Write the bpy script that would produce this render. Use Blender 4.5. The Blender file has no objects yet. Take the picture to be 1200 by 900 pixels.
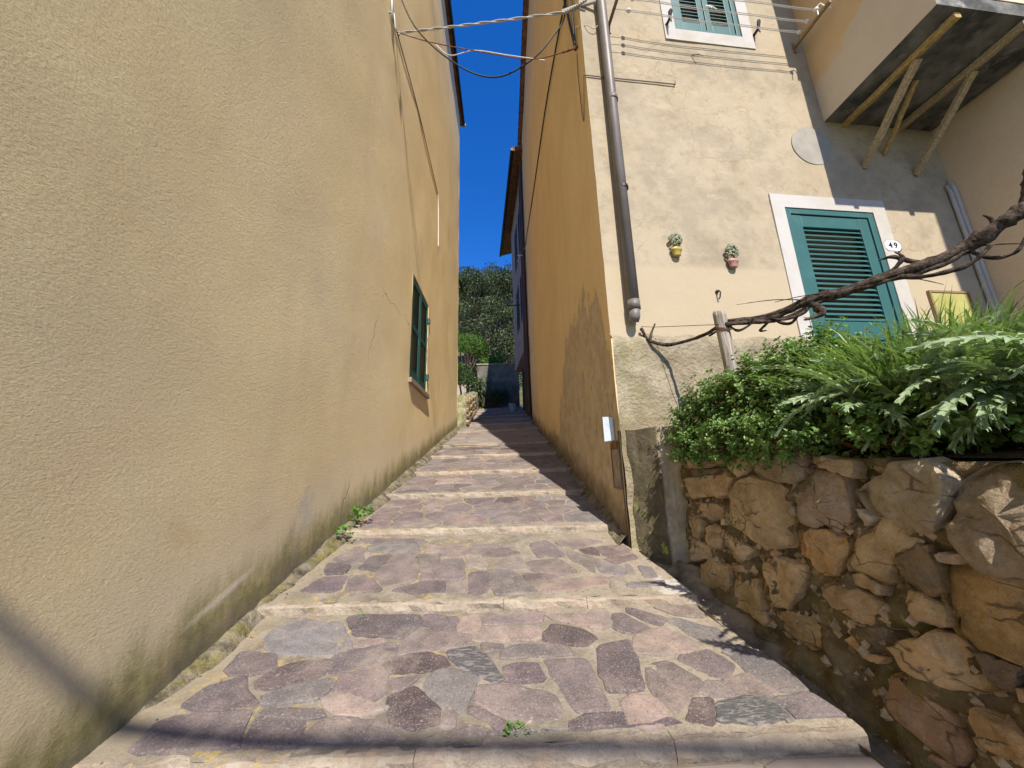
import bpy, math, random
import numpy as np
from mathutils import Vector, Matrix, noise
random.seed(7); rng = np.random.default_rng(7)
R = math.radians
SC = bpy.context.scene
COL = SC.collection

# ------------------------------------------------------------------ camera
cam_d = bpy.data.cameras.new('camera'); cam = bpy.data.objects.new('camera', cam_d); COL.objects.link(cam)
cam_d.sensor_fit = 'HORIZONTAL'; cam_d.sensor_width = 36.0; cam_d.lens = 36.0*426.6/1200.0
cam_d.clip_start = 0.05; cam_d.clip_end = 2000
_P, _RO, _A = 0.234243, -0.0274466, 0.0258046
_f = Vector((0, math.cos(_P), math.sin(_P))); _u = Vector((0, -math.sin(_P), math.cos(_P))); _r = Vector((1, 0, 0))
_r, _u = math.cos(_RO)*_r + math.sin(_RO)*_u, -math.sin(_RO)*_r + math.cos(_RO)*_u
_m = Matrix((( _r.x, _u.x, -_f.x), (_r.y, _u.y, -_f.y), (_r.z, _u.z, -_f.z))).to_4x4()
cam.matrix_world = Matrix.Translation((0, 0, 1.2)) @ Matrix.Rotation(-_A, 4, 'Z') @ _m
SC.camera = cam

# ------------------------------------------------------------------ sky, sun, exposure
SUN_AZ, SUN_EL = R(10.8), R(46.5)          # behind the camera, a little to the right
w = bpy.data.worlds.new('World'); SC.world = w; w.use_nodes = True
nt = w.node_tree; bg = nt.nodes['Background']
sky = nt.nodes.new('ShaderNodeTexSky'); sky.sky_type = 'NISHITA'; sky.sun_disc = False
sky.sun_elevation = SUN_EL; sky.sun_rotation = math.pi - SUN_AZ
sky.altitude = 1000; sky.air_density = 1.0; sky.dust_density = 0.0; sky.ozone_density = 6.0
hs = nt.nodes.new('ShaderNodeHueSaturation'); hs.inputs['Saturation'].default_value = 1.27; hs.inputs['Hue'].default_value = 0.512
nt.links.new(sky.outputs[0], hs.inputs['Color']); nt.links.new(hs.outputs[0], bg.inputs[0]); bg.inputs[1].default_value = 0.105
sl = bpy.data.lights.new('sun', 'SUN'); sl.energy = 3.3; sl.angle = R(0.53); sl.color = (1.0, 0.90, 0.76)
sun = bpy.data.objects.new('sun', sl); COL.objects.link(sun)
LDIR = Vector((-math.sin(SUN_AZ)*math.cos(SUN_EL), math.cos(SUN_AZ)*math.cos(SUN_EL), -math.sin(SUN_EL)))
sun.rotation_euler = LDIR.to_track_quat('-Z', 'Y').to_euler(); sun.location = (2, -10, 20)
SC.view_settings.view_transform = 'Standard'; SC.view_settings.look = 'None'
SC.view_settings.exposure = 1.3; SC.view_settings.gamma = 1.0

# ------------------------------------------------------------------ helpers
class MB:
    """collects vertices and faces, then becomes ONE mesh object"""
    def __init__(s): s.v = []; s.f = []
    def add(s, vs, fs):
        n = len(s.v); s.v += [tuple(p) for p in vs]; s.f += [tuple(i+n for i in f) for f in fs]; return s
    def hexa(s, p):      # 8 points: bottom ring 0-3, top ring 4-7
        return s.add(p, [(3,2,1,0),(4,5,6,7),(0,1,5,4),(1,2,6,5),(2,3,7,6),(3,0,4,7)])
    def box(s, x0, x1, y0, y1, z0, z1, T=None):
        p = [(x0,y0,z0),(x1,y0,z0),(x1,y1,z0),(x0,y1,z0),(x0,y0,z1),(x1,y0,z1),(x1,y1,z1),(x0,y1,z1)]
        return s.hexa([T(*q) for q in p] if T else p)
    def tube(s, path, rad, n=8, cap=True, jit=0.0):
        path = [Vector(p) for p in path]; rads = rad if isinstance(rad, (list, tuple)) else [rad]*len(path)
        vs = []; up = None
        for i, p in enumerate(path):
            t = (path[min(i+1, len(path)-1)]-path[max(i-1, 0)])
            t = t.normalized() if t.length > 1e-9 else Vector((0,0,1))
            if up is None:
                up = t.orthogonal().normalized()
            up = (up - t*up.dot(t)); up = up.normalized() if up.length > 1e-6 else t.orthogonal().normalized()
            b = t.cross(up)
            for k in range(n):
                a = 2*math.pi*k/n; rr = rads[i]*(1+jit*(random.random()-.5)*2)
                vs.append(p + (up*math.cos(a)+b*math.sin(a))*rr)
        fs = [(i*n+k, i*n+(k+1)%n, (i+1)*n+(k+1)%n, (i+1)*n+k) for i in range(len(path)-1) for k in range(n)]
        if cap: fs += [tuple(range(n-1, -1, -1)), tuple((len(path)-1)*n+k for k in range(n))]
        return s.add(vs, fs)
    def build(s, name, mat, parent=None, smooth=False, color=None, bevel=0):
        o0 = WLOC.get(parent.name, Vector((0,0,0))) if parent else Vector((0,0,0))
        me = bpy.data.meshes.new(name)
        me.from_pydata([(p[0]-o0.x, p[1]-o0.y, p[2]-o0.z) for p in s.v], [], s.f); me.update()
        if smooth: me.polygons.foreach_set('use_smooth', [True]*len(me.polygons))
        me.materials.append(mat)
        o = bpy.data.objects.new(name, me); COL.objects.link(o)
        if parent: o.parent = parent; WLOC[o.name] = o0
        if color: o.color = (*color, 1)
        if bevel:
            b = o.modifiers.new('bevel', 'BEVEL'); b.width = bevel; b.segments = 2; b.limit_method = 'ANGLE'
        return o
WLOC = {}
def tag(o, label=None, cat=None, group=None, kind=None):
    if label: o['label'] = label
    if cat: o['category'] = cat
    if group: o['group'] = group
    if kind: o['kind'] = kind
    return o
def thing(name, loc, label, cat, group=None):
    o = bpy.data.objects.new(name, None); COL.objects.link(o); o.location = loc; o.empty_display_size = .2
    WLOC[o.name] = Vector(loc); return tag(o, label, cat, group)
def nz(x, y, z, s=1.0): return noise.noise(Vector((x*s, y*s, z*s)))
def fbm(x, y, z, s=1.0, o=4): return noise.fractal(Vector((x*s, y*s, z*s)), 1.0, 2.0, o)

# ------------------------------------------------------------------ materials
class Mat:
    def __init__(s, name, rough=.9, spec=.25):
        s.m = bpy.data.materials.new(name); s.m.use_nodes = True; s.t = s.m.node_tree
        s.b = s.t.nodes['Principled BSDF']; s.b.inputs['Roughness'].default_value = rough
        s.b.inputs['Specular IOR Level'].default_value = spec
        s.pos = s.N('ShaderNodeNewGeometry').outputs['Position']; s.h = None
    def N(s, t): return s.t.nodes.new(t)
    def put(s, sock, v):
        if hasattr(v, 'is_output'): s.t.links.new(v, sock)
        else: sock.default_value = (*v, 1) if (isinstance(v, tuple) and len(v) == 3 and sock.type == 'RGBA') else v
    def noise(s, scale, detail=4, rough=.55, stretch=None, off=0, dist=0):
        n = s.N('ShaderNodeTexNoise'); v = s.pos
        mp = s.N('ShaderNodeMapping'); s.put(mp.inputs[0], v)
        if stretch: mp.inputs['Scale'].default_value = stretch
        mp.inputs['Location'].default_value = (off, off*1.7, off*.6); v = mp.outputs[0]
        s.put(n.inputs['Vector'], v); n.inputs['Scale'].default_value = scale; n.inputs['Detail'].default_value = detail
        n.inputs['Roughness'].default_value = rough; n.inputs['Distortion'].default_value = dist
        return n.outputs[0]
    def voro(s, scale, feature='DISTANCE_TO_EDGE', warp=0.0, stretch=None, off=0):
        n = s.N('ShaderNodeTexVoronoi'); n.feature = feature; n.inputs['Scale'].default_value = scale
        v = s.pos
        if warp:
            q = s.N('ShaderNodeTexNoise'); q.inputs['Scale'].default_value = 3.0; q.inputs['Detail'].default_value = 4; s.put(q.inputs['Vector'], v)
            a = s.N('ShaderNodeVectorMath'); a.operation = 'MULTIPLY_ADD'; s.put(a.inputs[0], q.outputs['Color'])
            a.inputs[1].default_value = (warp,)*3; s.put(a.inputs[2], v); v = a.outputs[0]
        mp = s.N('ShaderNodeMapping'); s.put(mp.inputs[0], v); mp.inputs['Location'].default_value = (off, off, off)
        if stretch: mp.inputs['Scale'].default_value = stretch
        s.put(n.inputs['Vector'], mp.outputs[0]); return n.outputs['Color' if feature == 'F1c' else 'Distance']
    def math(s, op, a, b=0.0, clamp=False):
        n = s.N('ShaderNodeMath'); n.operation = op; n.use_clamp = clamp; s.put(n.inputs[0], a); s.put(n.inputs[1], b); return n.outputs[0]
    def rng(s, v, a, b, c=0.0, d=1.0):
        n = s.N('ShaderNodeMapRange'); s.put(n.inputs[0], v); n.interpolation_type = 'SMOOTHSTEP'
        for i, q in enumerate((a, b, c, d)): n.inputs[i+1].default_value = q
        return n.outputs[0]
    def mix(s, f, a, b, mode='MIX'):
        n = s.N('ShaderNodeMix'); n.data_type = 'RGBA'; n.blend_type = mode
        s.put(n.inputs[0], f); s.put(n.inputs[6], a); s.put(n.inputs[7], b); return n.outputs[2]
    def xyz(s):
        n = s.N('ShaderNodeSeparateXYZ'); s.put(n.inputs[0], s.pos); return n.outputs
    def objcolor(s):
        n = s.N('ShaderNodeObjectInfo'); return n.outputs['Color']
    def attr(s, name):
        n = s.N('ShaderNodeAttribute'); n.attribute_name = name; return n.outputs['Color']
    def bump(s, h, strength, dist):
        n = s.N('ShaderNodeBump'); s.put(n.inputs['Height'], h); n.inputs['Strength'].default_value = strength
        n.inputs['Distance'].default_value = dist
        if s.h is not None: s.put(n.inputs['Normal'], s.h)
        s.h = n.outputs[0]; s.put(s.b.inputs['Normal'], s.h)
    def col(s, c): s.put(s.b.inputs['Base Color'], c); return s
    def rough(s, r): s.put(s.b.inputs['Roughness'], r)

def slope_h(m):      # height above the climbing street
    p = m.xyz(); return m.math('SUBTRACT', p[2], m.math('MULTIPLY', p[1], .235))

def m_left():
    m = Mat('stucco_sand', .95, .1); h = slope_h(m)
    c = m.mix(m.rng(m.noise(.9, 5, .6), .35, .68), (.80,.645,.355), (.84,.695,.41))
    c = m.mix(m.math('MULTIPLY', m.rng(m.noise(.55, 4, .6, off=9), .42, .7), .65), c, (.76,.615,.37))
    c = m.mix(m.math('MULTIPLY', m.rng(m.noise(2.2, 5, .65, (1,1,.16), off=3), .5, .75), .45), c, (.68,.545,.32))
    c = m.mix(m.math('MULTIPLY', m.rng(m.noise(1.1, 3, .5, off=21), .6, .74), .3), c, (.70,.52,.30))
    c = m.mix(m.math('MULTIPLY', m.rng(m.noise(110, 3, .6), .35, .75), .3), c, (.45,.35,.20))
    c = m.mix(m.math('MULTIPLY', m.rng(m.noise(9, 5, .7, off=5), .62, .8), .35), c, (.62,.52,.36))
    hn = m.math('ADD', h, m.math('MULTIPLY', m.math('SUBTRACT', m.noise(2.6, 5, .65, off=2), .5), .6))
    hn2 = m.math('ADD', h, m.math('MULTIPLY', m.math('SUBTRACT', m.noise(5, 5, .7, (1,1,.35), off=12), .5), .45))
    pale = m.math('MULTIPLY', m.rng(hn, .7, .3), .4)
    c = m.mix(pale, c, (.62,.55,.42))
    moss = m.math('MULTIPLY', m.rng(hn2, .36, .10), .85)
    mc = m.mix(m.rng(m.noise(14, 5, .7), .35, .7), (.17,.16,.045), (.36,.33,.13))
    mc = m.mix(m.rng(m.noise(3, 4, .6, off=31), .5, .66), mc, (.30,.245,.15))
    c = m.mix(moss, c, mc)
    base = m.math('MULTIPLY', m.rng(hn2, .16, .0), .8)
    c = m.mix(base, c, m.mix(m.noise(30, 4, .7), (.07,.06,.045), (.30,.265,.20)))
    P = m.xyz()
    def blot(y0, z0, L, W, an, k=.7, sc=9):          # a stain with its own shape on the wall
        a = m.math('SUBTRACT', P[1], y0); b = m.math('SUBTRACT', P[2], z0); cs, sn = math.cos(an), math.sin(an)
        u = m.math('DIVIDE', m.math('ADD', m.math('MULTIPLY', a, cs), m.math('MULTIPLY', b, sn)), L); v = m.math('DIVIDE', m.math('SUBTRACT', m.math('MULTIPLY', b, cs), m.math('MULTIPLY', a, sn)), W)
        d = m.math('SQRT', m.math('ADD', m.math('MULTIPLY', u, u), m.math('MULTIPLY', v, v)))
        return m.rng(m.math('ADD', d, m.math('MULTIPLY', m.math('SUBTRACT', m.noise(sc, 6, .75, off=77), .5), k*3.2)), 1.25, .15)
    c = m.mix(m.math('MULTIPLY', blot(1.93, .665, .26, .024, .33, .35, 14), .7), c, (.80,.70,.56))
    c = m.mix(m.math('MULTIPLY', blot(2.62, .98, .13, .16, .2, .9, 11), .55), c, (.47,.44,.39))
    c = m.mix(m.math('MULTIPLY', blot(1.66, .98, .10, .06, -.6, .8, 9), .34), c, (.60,.43,.22))
    c = m.mix(m.math('MULTIPLY', blot(2.20, .97, .12, .05, .4, .8, 9), .34), c, (.60,.43,.22))
    c = m.mix(m.math('MULTIPLY', blot(3.6, 3.9, .5, .22, .9, 1.0, 3), .35), c, (.66,.57,.42))
    c = m.mix(m.math('MULTIPLY', blot(2.7, 2.5, .4, .25, -.5, 1.0, 3), .35), c, (.62,.52,.35))
    # fine cracks, only here and there
    cr = m.math('MULTIPLY', m.rng(m.voro(.55, warp=.35), .006, .0015), m.rng(m.noise(.45, 2, .5, off=40), .60, .66))
    c = m.mix(m.math('MULTIPLY', cr, .5), c, (.25,.19,.12))
    m.col(c)
    m.bump(m.noise(6, 4, .6), .25, .03)
    m.bump(m.noise(64, 6, .74, (1,.85,1.25), off=1), .9, .0105)
    m.bump(m.noise(150, 4, .7, (1,.7,1.3), off=2), .8, .006)
    m.bump(m.math('MULTIPLY', cr, -1), .6, .01)
    return m.m
def m_ochre():
    m = Mat('ochre_plaster', .95, .1); h = slope_h(m); y = m.xyz()[1]
    c = m.mix(m.rng(m.noise(1.0, 5, .6), .35, .68), (.71,.53,.29), (.76,.585,.345))
    c = m.mix(m.math('MULTIPLY', m.rng(m.noise(3.5, 5, .65, (1,1,.1), off=3), .45, .75), .4), c, (.64,.445,.21))
    c = m.mix(m.math('MULTIPLY', m.rng(m.noise(40, 4, .6), .4, .75), .2), c, (.44,.31,.15))
    lim = m.math('ADD', .1, m.rng(y, 6.8, 3.7, .05, 2.05))     # the bare patch climbs towards the corner
    e = m.math('SUBTRACT', lim, h)
    e = m.math('ADD', e, m.math('MULTIPLY', m.math('SUBTRACT', m.noise(2.6, 7, .72, (1,1,.6), off=7), .5), 2.3))
    e = m.math('SUBTRACT', e, m.math('MULTIPLY', m.rng(y, 3.15, 2.76), m.math('MULTIPLY', m.rng(h, .55, 1.2), 1.0)))
    peel = m.rng(e, -.02, .06)
    pc = m.mix(m.rng(m.noise(6, 6, .7, off=17), .35, .68), (.34,.275,.195), (.50,.415,.305))
    pc = m.mix(m.rng(m.noise(11, 5, .7, (1,1,.4), off=27), .56, .66), pc, (.55,.385,.18))
    pc = m.mix(m.math('MULTIPLY', m.rng(m.noise(16, 5, .75, (1,1,.3), off=37), .58, .66), .8), pc, (.09,.055,.03))
    c = m.mix(m.math('MULTIPLY', peel, .8), c, pc)
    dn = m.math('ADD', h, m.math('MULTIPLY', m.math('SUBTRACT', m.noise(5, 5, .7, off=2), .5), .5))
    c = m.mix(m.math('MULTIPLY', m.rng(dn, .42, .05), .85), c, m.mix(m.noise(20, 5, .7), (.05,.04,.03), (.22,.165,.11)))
    m.col(c)
    m.bump(m.math('MULTIPLY', peel, -1), .6, .012)
    m.bump(m.noise(26, 5, .65), .5, .012); m.bump(m.noise(90, 3, .6), .35, .004)
    return m.m
def m_cream():
    m = Mat('cream_plaster', .93, .12); p = m.xyz(); z = p[2]
    c = m.mix(m.rng(m.noise(.8, 5, .6), .35, .68), (.355,.297,.212), (.39,.338,.252))
    up = m.rng(z, 2.85, 2.98)                                # the upper field was never repainted
    st = m.math('MULTIPLY', m.math('MULTIPLY', m.rng(m.noise(1.7, 7, .72, off=4), .42, .66), up), .75)
    c = m.mix(st, c, (0.262,0.23,0.175))
    c = m.mix(m.math('MULTIPLY', m.rng(m.noise(5.5, 6, .75, off=14), .5, .72), m.math('MULTIPLY', up, .55)), c, (0.214,0.177,0.118))
    c = m.mix(m.math('MULTIPLY', m.rng(m.noise(2.3, 5, .7, off=24), .56, .72), m.math('MULTIPLY', up, .7)), c, (0.406,0.350,0.273))
    c = m.mix(m.math('MULTIPLY', m.rng(up, .5, .0), .6), c, (0.420,0.358,0.255))
    c = m.mix(m.math('MULTIPLY', m.rng(m.noise(70, 3, .6), .5, .75), .15), c, (0.360,0.297,0.198))
    c = m.mix(m.math('MULTIPLY', m.rng(m.noise(9, 8, .85, off=61), .50, .66), m.math('MULTIPLY', up, .35)), c, (0.235,0.20,0.15))
    c = m.mix(m.math('MULTIPLY', m.rng(m.noise(6, 6, .8, (.5,.5,1.6), off=71), .54, .68), m.math('MULTIPLY', up, .5)), c, (0.450,0.378,0.279))
    cr = m.math('MULTIPLY', m.rng(m.voro(3.0, warp=.6), .024, .004), m.math('MULTIPLY', m.rng(m.noise(1.0, 4, .65, off=8), .47, .6), up))
    c = m.mix(m.math('MULTIPLY', cr, .5), c, (0.29,0.205,0.105))
    m.col(c); m.bump(m.noise(3.5, 4, .6), .35, .02); m.bump(m.noise(45, 4, .6), .3, .004); m.bump(m.math('MULTIPLY', cr, -1), .4, .004)
    return m.m
def m_peach():
    m = Mat('peach_plaster', .95, .1)
    c = m.mix(m.rng(m.noise(1.2, 5, .6), .35, .68), (.62,.49,.345), (.66,.54,.395))
    m.col(m.mix(m.math('MULTIPLY', m.rng(m.noise(25, 4, .6), .4, .75), .2), c, (.46,.32,.18)))
    m.bump(m.noise(30, 4, .6), .35, .006); return m.m
def m_balcony():
    m = Mat('balcony_plaster', .95, .1); p = m.xyz()
    e = m.math('ADD', m.math('MULTIPLY', m.math('SUBTRACT', m.noise(2.2, 5, .65), .5), .6), m.math('ADD', m.math('SUBTRACT', p[2], 5.35), m.math('MULTIPLY', m.math('SUBTRACT', p[1], 2.5), .6)))
    c = m.mix(m.rng(e, -.06, .06), m.mix(m.noise(7, 4, .6), (.52,.45,.36), (.60,.53,.43)), m.mix(m.noise(4, 5, .6), (.55,.38,.20), (.62,.47,.29)))
    m.col(c); m.bump(m.noise(30, 4, .6), .35, .006); return m.m
def m_noise2(name, a, b, scale, rough=.9, det=5, bs=0.4, bd=.005, bscale=None, extra=None, spec=.2):
    m = Mat(name, rough, spec); c = m.mix(m.rng(m.noise(scale, det, .65), .33, .67), a, b)
    if extra: c = m.mix(m.math('MULTIPLY', m.rng(m.noise(extra[1], 5, .7, off=6), extra[2], extra[2]+.12), extra[3]), c, extra[0])
    m.col(c)
    if bs: m.bump(m.noise(bscale or scale*4, 4, .65, off=2), bs, bd)
    return m.m
def m_base_plaster():
    m = Mat('rough_grey_plaster', .97, .1); p = m.xyz()
    c = m.mix(m.rng(m.noise(3, 6, .7), .35, .68), (0.205,0.176,0.123), (0.361,0.320,0.238))
    c = m.mix(m.math('MULTIPLY', m.rng(m.noise(42, 3, .6), .45, .7), .5), c, (.19,.165,.115))
    left = m.rng(p[0], 1.32, 1.02); n = m.rng(m.noise(5, 6, .75, off=5), .45, .62)
    c = m.mix(m.math('MULTIPLY', m.math('MULTIPLY', left, n), .6), c, (.20,.19,.09))
    c = m.mix(m.math('MULTIPLY', m.rng(m.noise(3, 3, .5, off=15), .6, .7), m.math('MULTIPLY', m.rng(p[2], 1.8, 1.55), .8)), c, (.22,.10,.04))
    m.col(c); m.bump(m.noise(40, 4, .6), 1.0, .016); m.bump(m.noise(9, 4, .6), .6, .03); return m.m
def m_paint(name, c, rough=.5):
    m = Mat(name, rough, .4); p = m.xyz()
    cc = m.mix(m.math('MULTIPLY', m.rng(m.noise(5, 5, .65), .45, .75), .35), c, tuple(x*1.35+.02 for x in c))
    cc = m.mix(m.math('MULTIPLY', m.rng(m.noise(30, 5, .7, (1,1,.25), off=3), .6, .8), .4), cc, tuple(x*.6 for x in c))
    m.col(cc); m.bump(m.noise(60, 3, .6, (1,1,.3)), .12, .002); return m.m
def m_white_trim():
    m = Mat('white_trim', .9, .15)
    c = m.mix(m.rng(m.noise(2, 5, .65), .4, .7), (.455,.45,.445), (.40,.38,.345))
    c = m.mix(m.math('MULTIPLY', m.rng(m.noise(6, 6, .75, off=3), .55, .75), .45), c, (.42,.36,.26))
    m.col(c); m.bump(m.noise(40, 4, .6), .25, .004); return m.m
def m_paver():
    m = Mat('paving_stone', .75, .3); b = m.objcolor()
    c = m.mix(m.math('MULTIPLY', m.rng(m.noise(9, 5, .65), .35, .66), .9), m.mix(1.0, b, (.82,.80,.80), 'MULTIPLY'), m.mix(1.0, b, (1.4,1.3,1.25), 'MULTIPLY'))
    c = m.mix(m.math('MULTIPLY', m.rng(m.noise(5, 4, .6, off=4), .5, .7), .4), c, m.mix(1.0, b, (.95,1.02,1.15), 'MULTIPLY'))
    sp = m.rng(m.noise(150, 3, .7), .54, .66); c = m.mix(m.math('MULTIPLY', sp, .55), c, (0.344,0.320,0.320))
    c = m.mix(m.math('MULTIPLY', m.rng(m.noise(95, 4, .75, off=8), .53, .66), .65), c, m.mix(1.0, b, (.5,.45,.5), 'MULTIPLY'))
    c = m.mix(m.math('MULTIPLY', m.rng(m.noise(2.7, 5, .7, off=11), .52, .72), .45), c, (0.344,0.295,0.246))
    c = m.mix(m.math('MULTIPLY', m.rng(m.noise(16, 5, .75, off=19), .62, .72), .5), c, (0.410,0.377,0.328))
    m.col(c); m.bump(m.noise(70, 5, .75), .7, .006); m.bump(m.noise(14, 5, .65), .5, .014); return m.m
def m_paver_lined():
    m = Mat('paving_stone_lined', .75, .3); b = m.objcolor()
    n = m.noise(40, 4, .65, (.5,1.9,1), dist=1.2); f = m.rng(n, .40, .60)
    c = m.mix(f, m.mix(1.0, b, (.62,.66,.70), 'MULTIPLY'), m.mix(1.0, b, (1.45,1.45,1.42), 'MULTIPLY'))
    m.col(c); m.bump(f, .7, .006); m.bump(m.noise(80, 4, .6), .4, .004); return m.m
def m_mortar():
    m = Mat('street_mortar', .95, .1); p = m.xyz()
    c = m.mix(m.rng(m.noise(7, 6, .7), .32, .68), (.145,.13,.11), (.275,.248,.205))
    c = m.mix(m.math('MULTIPLY', m.rng(p[0], 0, .75), .55), c, (.335,.29,.23))
    c = m.mix(m.math('MULTIPLY', m.rng(m.noise(42, 6, .8), .48, .64), .65), c, (.15,.13,.10))
    li = m.math('MULTIPLY', m.rng(m.noise(26, 5, .75, off=3), .50, .60), m.math('MULTIPLY', m.rng(p[0], .15, -.45), m.rng(m.noise(3.2, 4, .6, off=13), .44, .58)))
    c = m.mix(m.math('MULTIPLY', li, .7), c, (.40,.29,.085))
    mo = m.math('MULTIPLY', m.rng(m.noise(5, 5, .7, off=23), .56, .68), .45); c = m.mix(mo, c, (.19,.17,.10))
    wh = m.N('ShaderNodeVectorMath'); wh.operation = 'DISTANCE'; m.put(wh.inputs[0], m.pos); wh.inputs[1].default_value = (.93, 2.22, .55)
    wn = m.math('ADD', wh.outputs['Value'], m.math('MULTIPLY', m.math('SUBTRACT', m.noise(14, 5, .7), .5), .35))
    c = m.mix(m.math('MULTIPLY', m.rng(wn, .13, .05), .7), c, (.46,.45,.43))
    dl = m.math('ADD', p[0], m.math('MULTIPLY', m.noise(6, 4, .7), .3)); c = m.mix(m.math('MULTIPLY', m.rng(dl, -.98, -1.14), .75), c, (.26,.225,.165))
    m.col(c); m.bump(m.noise(60, 5, .7), .8, .008); m.bump(m.noise(16, 4, .6), .5, .012); return m.m
def m_edge():
    m = Mat('step_edge_stone', .9, .15); p = m.xyz()
    c = m.mix(m.rng(m.noise(6, 6, .7), .33, .67), (.245,.208,.168), (.375,.33,.268))
    c = m.mix(m.math('MULTIPLY', m.rng(m.noise(4, 4, .6, off=5), .52, .66), .6), c, (0.385,0.295,0.221))
    c = m.mix(m.math('MULTIPLY', m.rng(m.noise(34, 6, .78, off=15), .48, .64), .7), c, (.23,.20,.17))
    c = m.mix(m.math('MULTIPLY', m.math('MULTIPLY', m.rng(m.noise(30, 5, .7, off=9), .56, .64), m.rng(p[0], -.2, -.8)), .6), c, (.42,.30,.09))
    m.col(c); m.bump(m.noise(55, 5, .7), .9, .01); m.bump(m.noise(12, 4, .6), .5, .02); return m.m
def m_rock():
    m = Mat('wall_stone', .85, .2); b = m.objcolor()
    c = m.mix(m.rng(m.noise(6, 6, .7), .3, .7), m.mix(1.0, b, (.78,.74,.68), 'MULTIPLY'), m.mix(1.0, b, (1.35,1.32,1.3), 'MULTIPLY'))
    c = m.mix(m.math('MULTIPLY', m.rng(m.noise(3.2, 5, .65, off=4), .5, .68), .45), c, (.47,.29,.13))
    c = m.mix(m.math('MULTIPLY', m.rng(m.noise(9, 6, .75, (1,1,.6), off=14), .54, .70), .4), c, (.17,.125,.075))
    c = m.mix(m.math('MULTIPLY', m.rng(m.noise(13, 5, .7, (1.6,.7,1), off=31), .62, .68), .55), c, (.60,.54,.45))
    c = m.mix(m.math('MULTIPLY', m.rng(m.noise(38, 6, .8, off=41), .48, .66), .4), c, m.mix(1.0, b, (.55,.5,.45), 'MULTIPLY'))
    ck = m.rng(m.voro(7, warp=.25, stretch=(1,.7,1.3)), .035, .004); c = m.mix(m.math('MULTIPLY', m.math('MULTIPLY', ck, m.rng(m.noise(5, 3, .6, off=50), .46, .56)), .75), c, (.09,.065,.04))
    c = m.mix(m.math('MULTIPLY', m.rng(m.noise(10, 5, .7, off=9), .5, .66), .25), c, (.24,.20,.06))
    m.col(c); m.bump(m.noise(8, 8, .75, (1,1,1.7)), 1.0, .05); m.bump(m.noise(60, 5, .7), .8, .008); return m.m
def m_wall_mortar():
    m = Mat('earthy_mortar', .97, .08)
    c = m.mix(m.rng(m.noise(8, 6, .7), .32, .68), (.095,.075,.045), (.23,.18,.11))
    c = m.mix(m.math('MULTIPLY', m.rng(m.noise(7, 5, .7, off=5), .5, .64), .7), c, (.15,.135,.04))
    c = m.mix(m.math('MULTIPLY', m.rng(m.noise(40, 4, .7, off=8), .56, .7), .6), c, (.36,.29,.19))
    m.col(c); m.bump(m.noise(35, 5, .7), 1.0, .02); return m.m
def m_leaf(name, a, b, scale=9, tr=.25, rough=.45, dead=None):
    m = Mat(name, rough, .35); c = m.mix(m.rng(m.noise(scale, 3, .6), .35, .65), a, b)
    c = m.mix(m.math('MULTIPLY', m.rng(m.noise(scale*9, 2, .6, off=3), .45, .7), .5), c, tuple(x*1.5 for x in b))
    if dead: c = m.mix(m.math('MULTIPLY', m.rng(m.noise(scale*5, 2, .6, off=7), .6, .7), .8), c, dead)
    m.col(c); t = m.N('ShaderNodeBsdfTranslucent'); m.put(t.inputs[0], m.mix(1.0, c, (1.3,1.5,.6), 'MULTIPLY'))
    x = m.N('ShaderNodeMixShader'); x.inputs[0].default_value = tr; m.t.links.new(m.b.outputs[0], x.inputs[1]); m.t.links.new(t.outputs[0], x.inputs[2])
    m.t.links.new(x.outputs[0], m.t.nodes['Material Output'].inputs['Surface']); return m.m
def m_plain(name, c, rough=.6, metal=0, spec=.3):
    m = Mat(name, rough, spec); m.b.inputs['Metallic'].default_value = metal
    cc = m.mix(m.math('MULTIPLY', m.rng(m.noise(20, 4, .65), .45, .75), .4), c, tuple(x*.65 for x in c)); m.col(cc); return m.m
def m_bark(name, a, b, sc=30, st=(1,1,.25)):
    m = Mat(name, .9, .15); n = m.noise(sc, 5, .7, st); m.col(m.mix(m.rng(n, .35, .65), a, b)); m.bump(n, .9, .012); return m.m

LEFT=m_left(); OCHRE=m_ochre(); CREAM=m_cream(); PEACH=m_peach(); BALC=m_balcony(); BASEP=m_base_plaster(); TRIM=m_white_trim()
TEAL=m_paint('teal_paint', (.026,.105,.112)); DTEAL=m_paint('teal_paint_shaded', (.012,.075,.068))  # second is the same teal, darkened for the left window's grazing light
PAVER=m_paver(); PAVERL=m_paver_lined(); MORT=m_mortar(); EDGE=m_edge(); ROCK=m_rock(); WMORT=m_wall_mortar()
CONC=m_noise2('weathered_concrete', (.22,.19,.14), (.46,.42,.34), 6, .95, extra=((.13,.12,.05), 5, .5, .7), bs=.7, bd=.01, bscale=30)
DCONC=m_noise2('gutter_concrete', (.10,.083,.06), (.27,.23,.175), 8, .95, extra=((.14,.12,.05), 5, .52, .5), bs=.5, bd=.008, bscale=40)
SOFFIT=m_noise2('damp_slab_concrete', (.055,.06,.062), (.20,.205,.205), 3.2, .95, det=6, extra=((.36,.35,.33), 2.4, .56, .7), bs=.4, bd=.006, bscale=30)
SOIL=m_noise2('soil', (.06,.045,.03), (.14,.105,.07), 9, .98, bs=.9, bd=.02)
GRASSY=m_noise2('hill_scrub', (.05,.06,.022), (.12,.11,.05), 1.2, .98, bs=.6, bd=.05)
PIPE=m_noise2('painted_pipe', (.125,.112,.108), (.165,.15,.145), 4, .5, bs=.1, bd=.002, spec=.4)
GREYPIPE=m_plain('grey_conduit', (.42,.40,.38), .5); ZINC=m_plain('zinc_lid', (.50,.58,.66), .45, .3)
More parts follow.
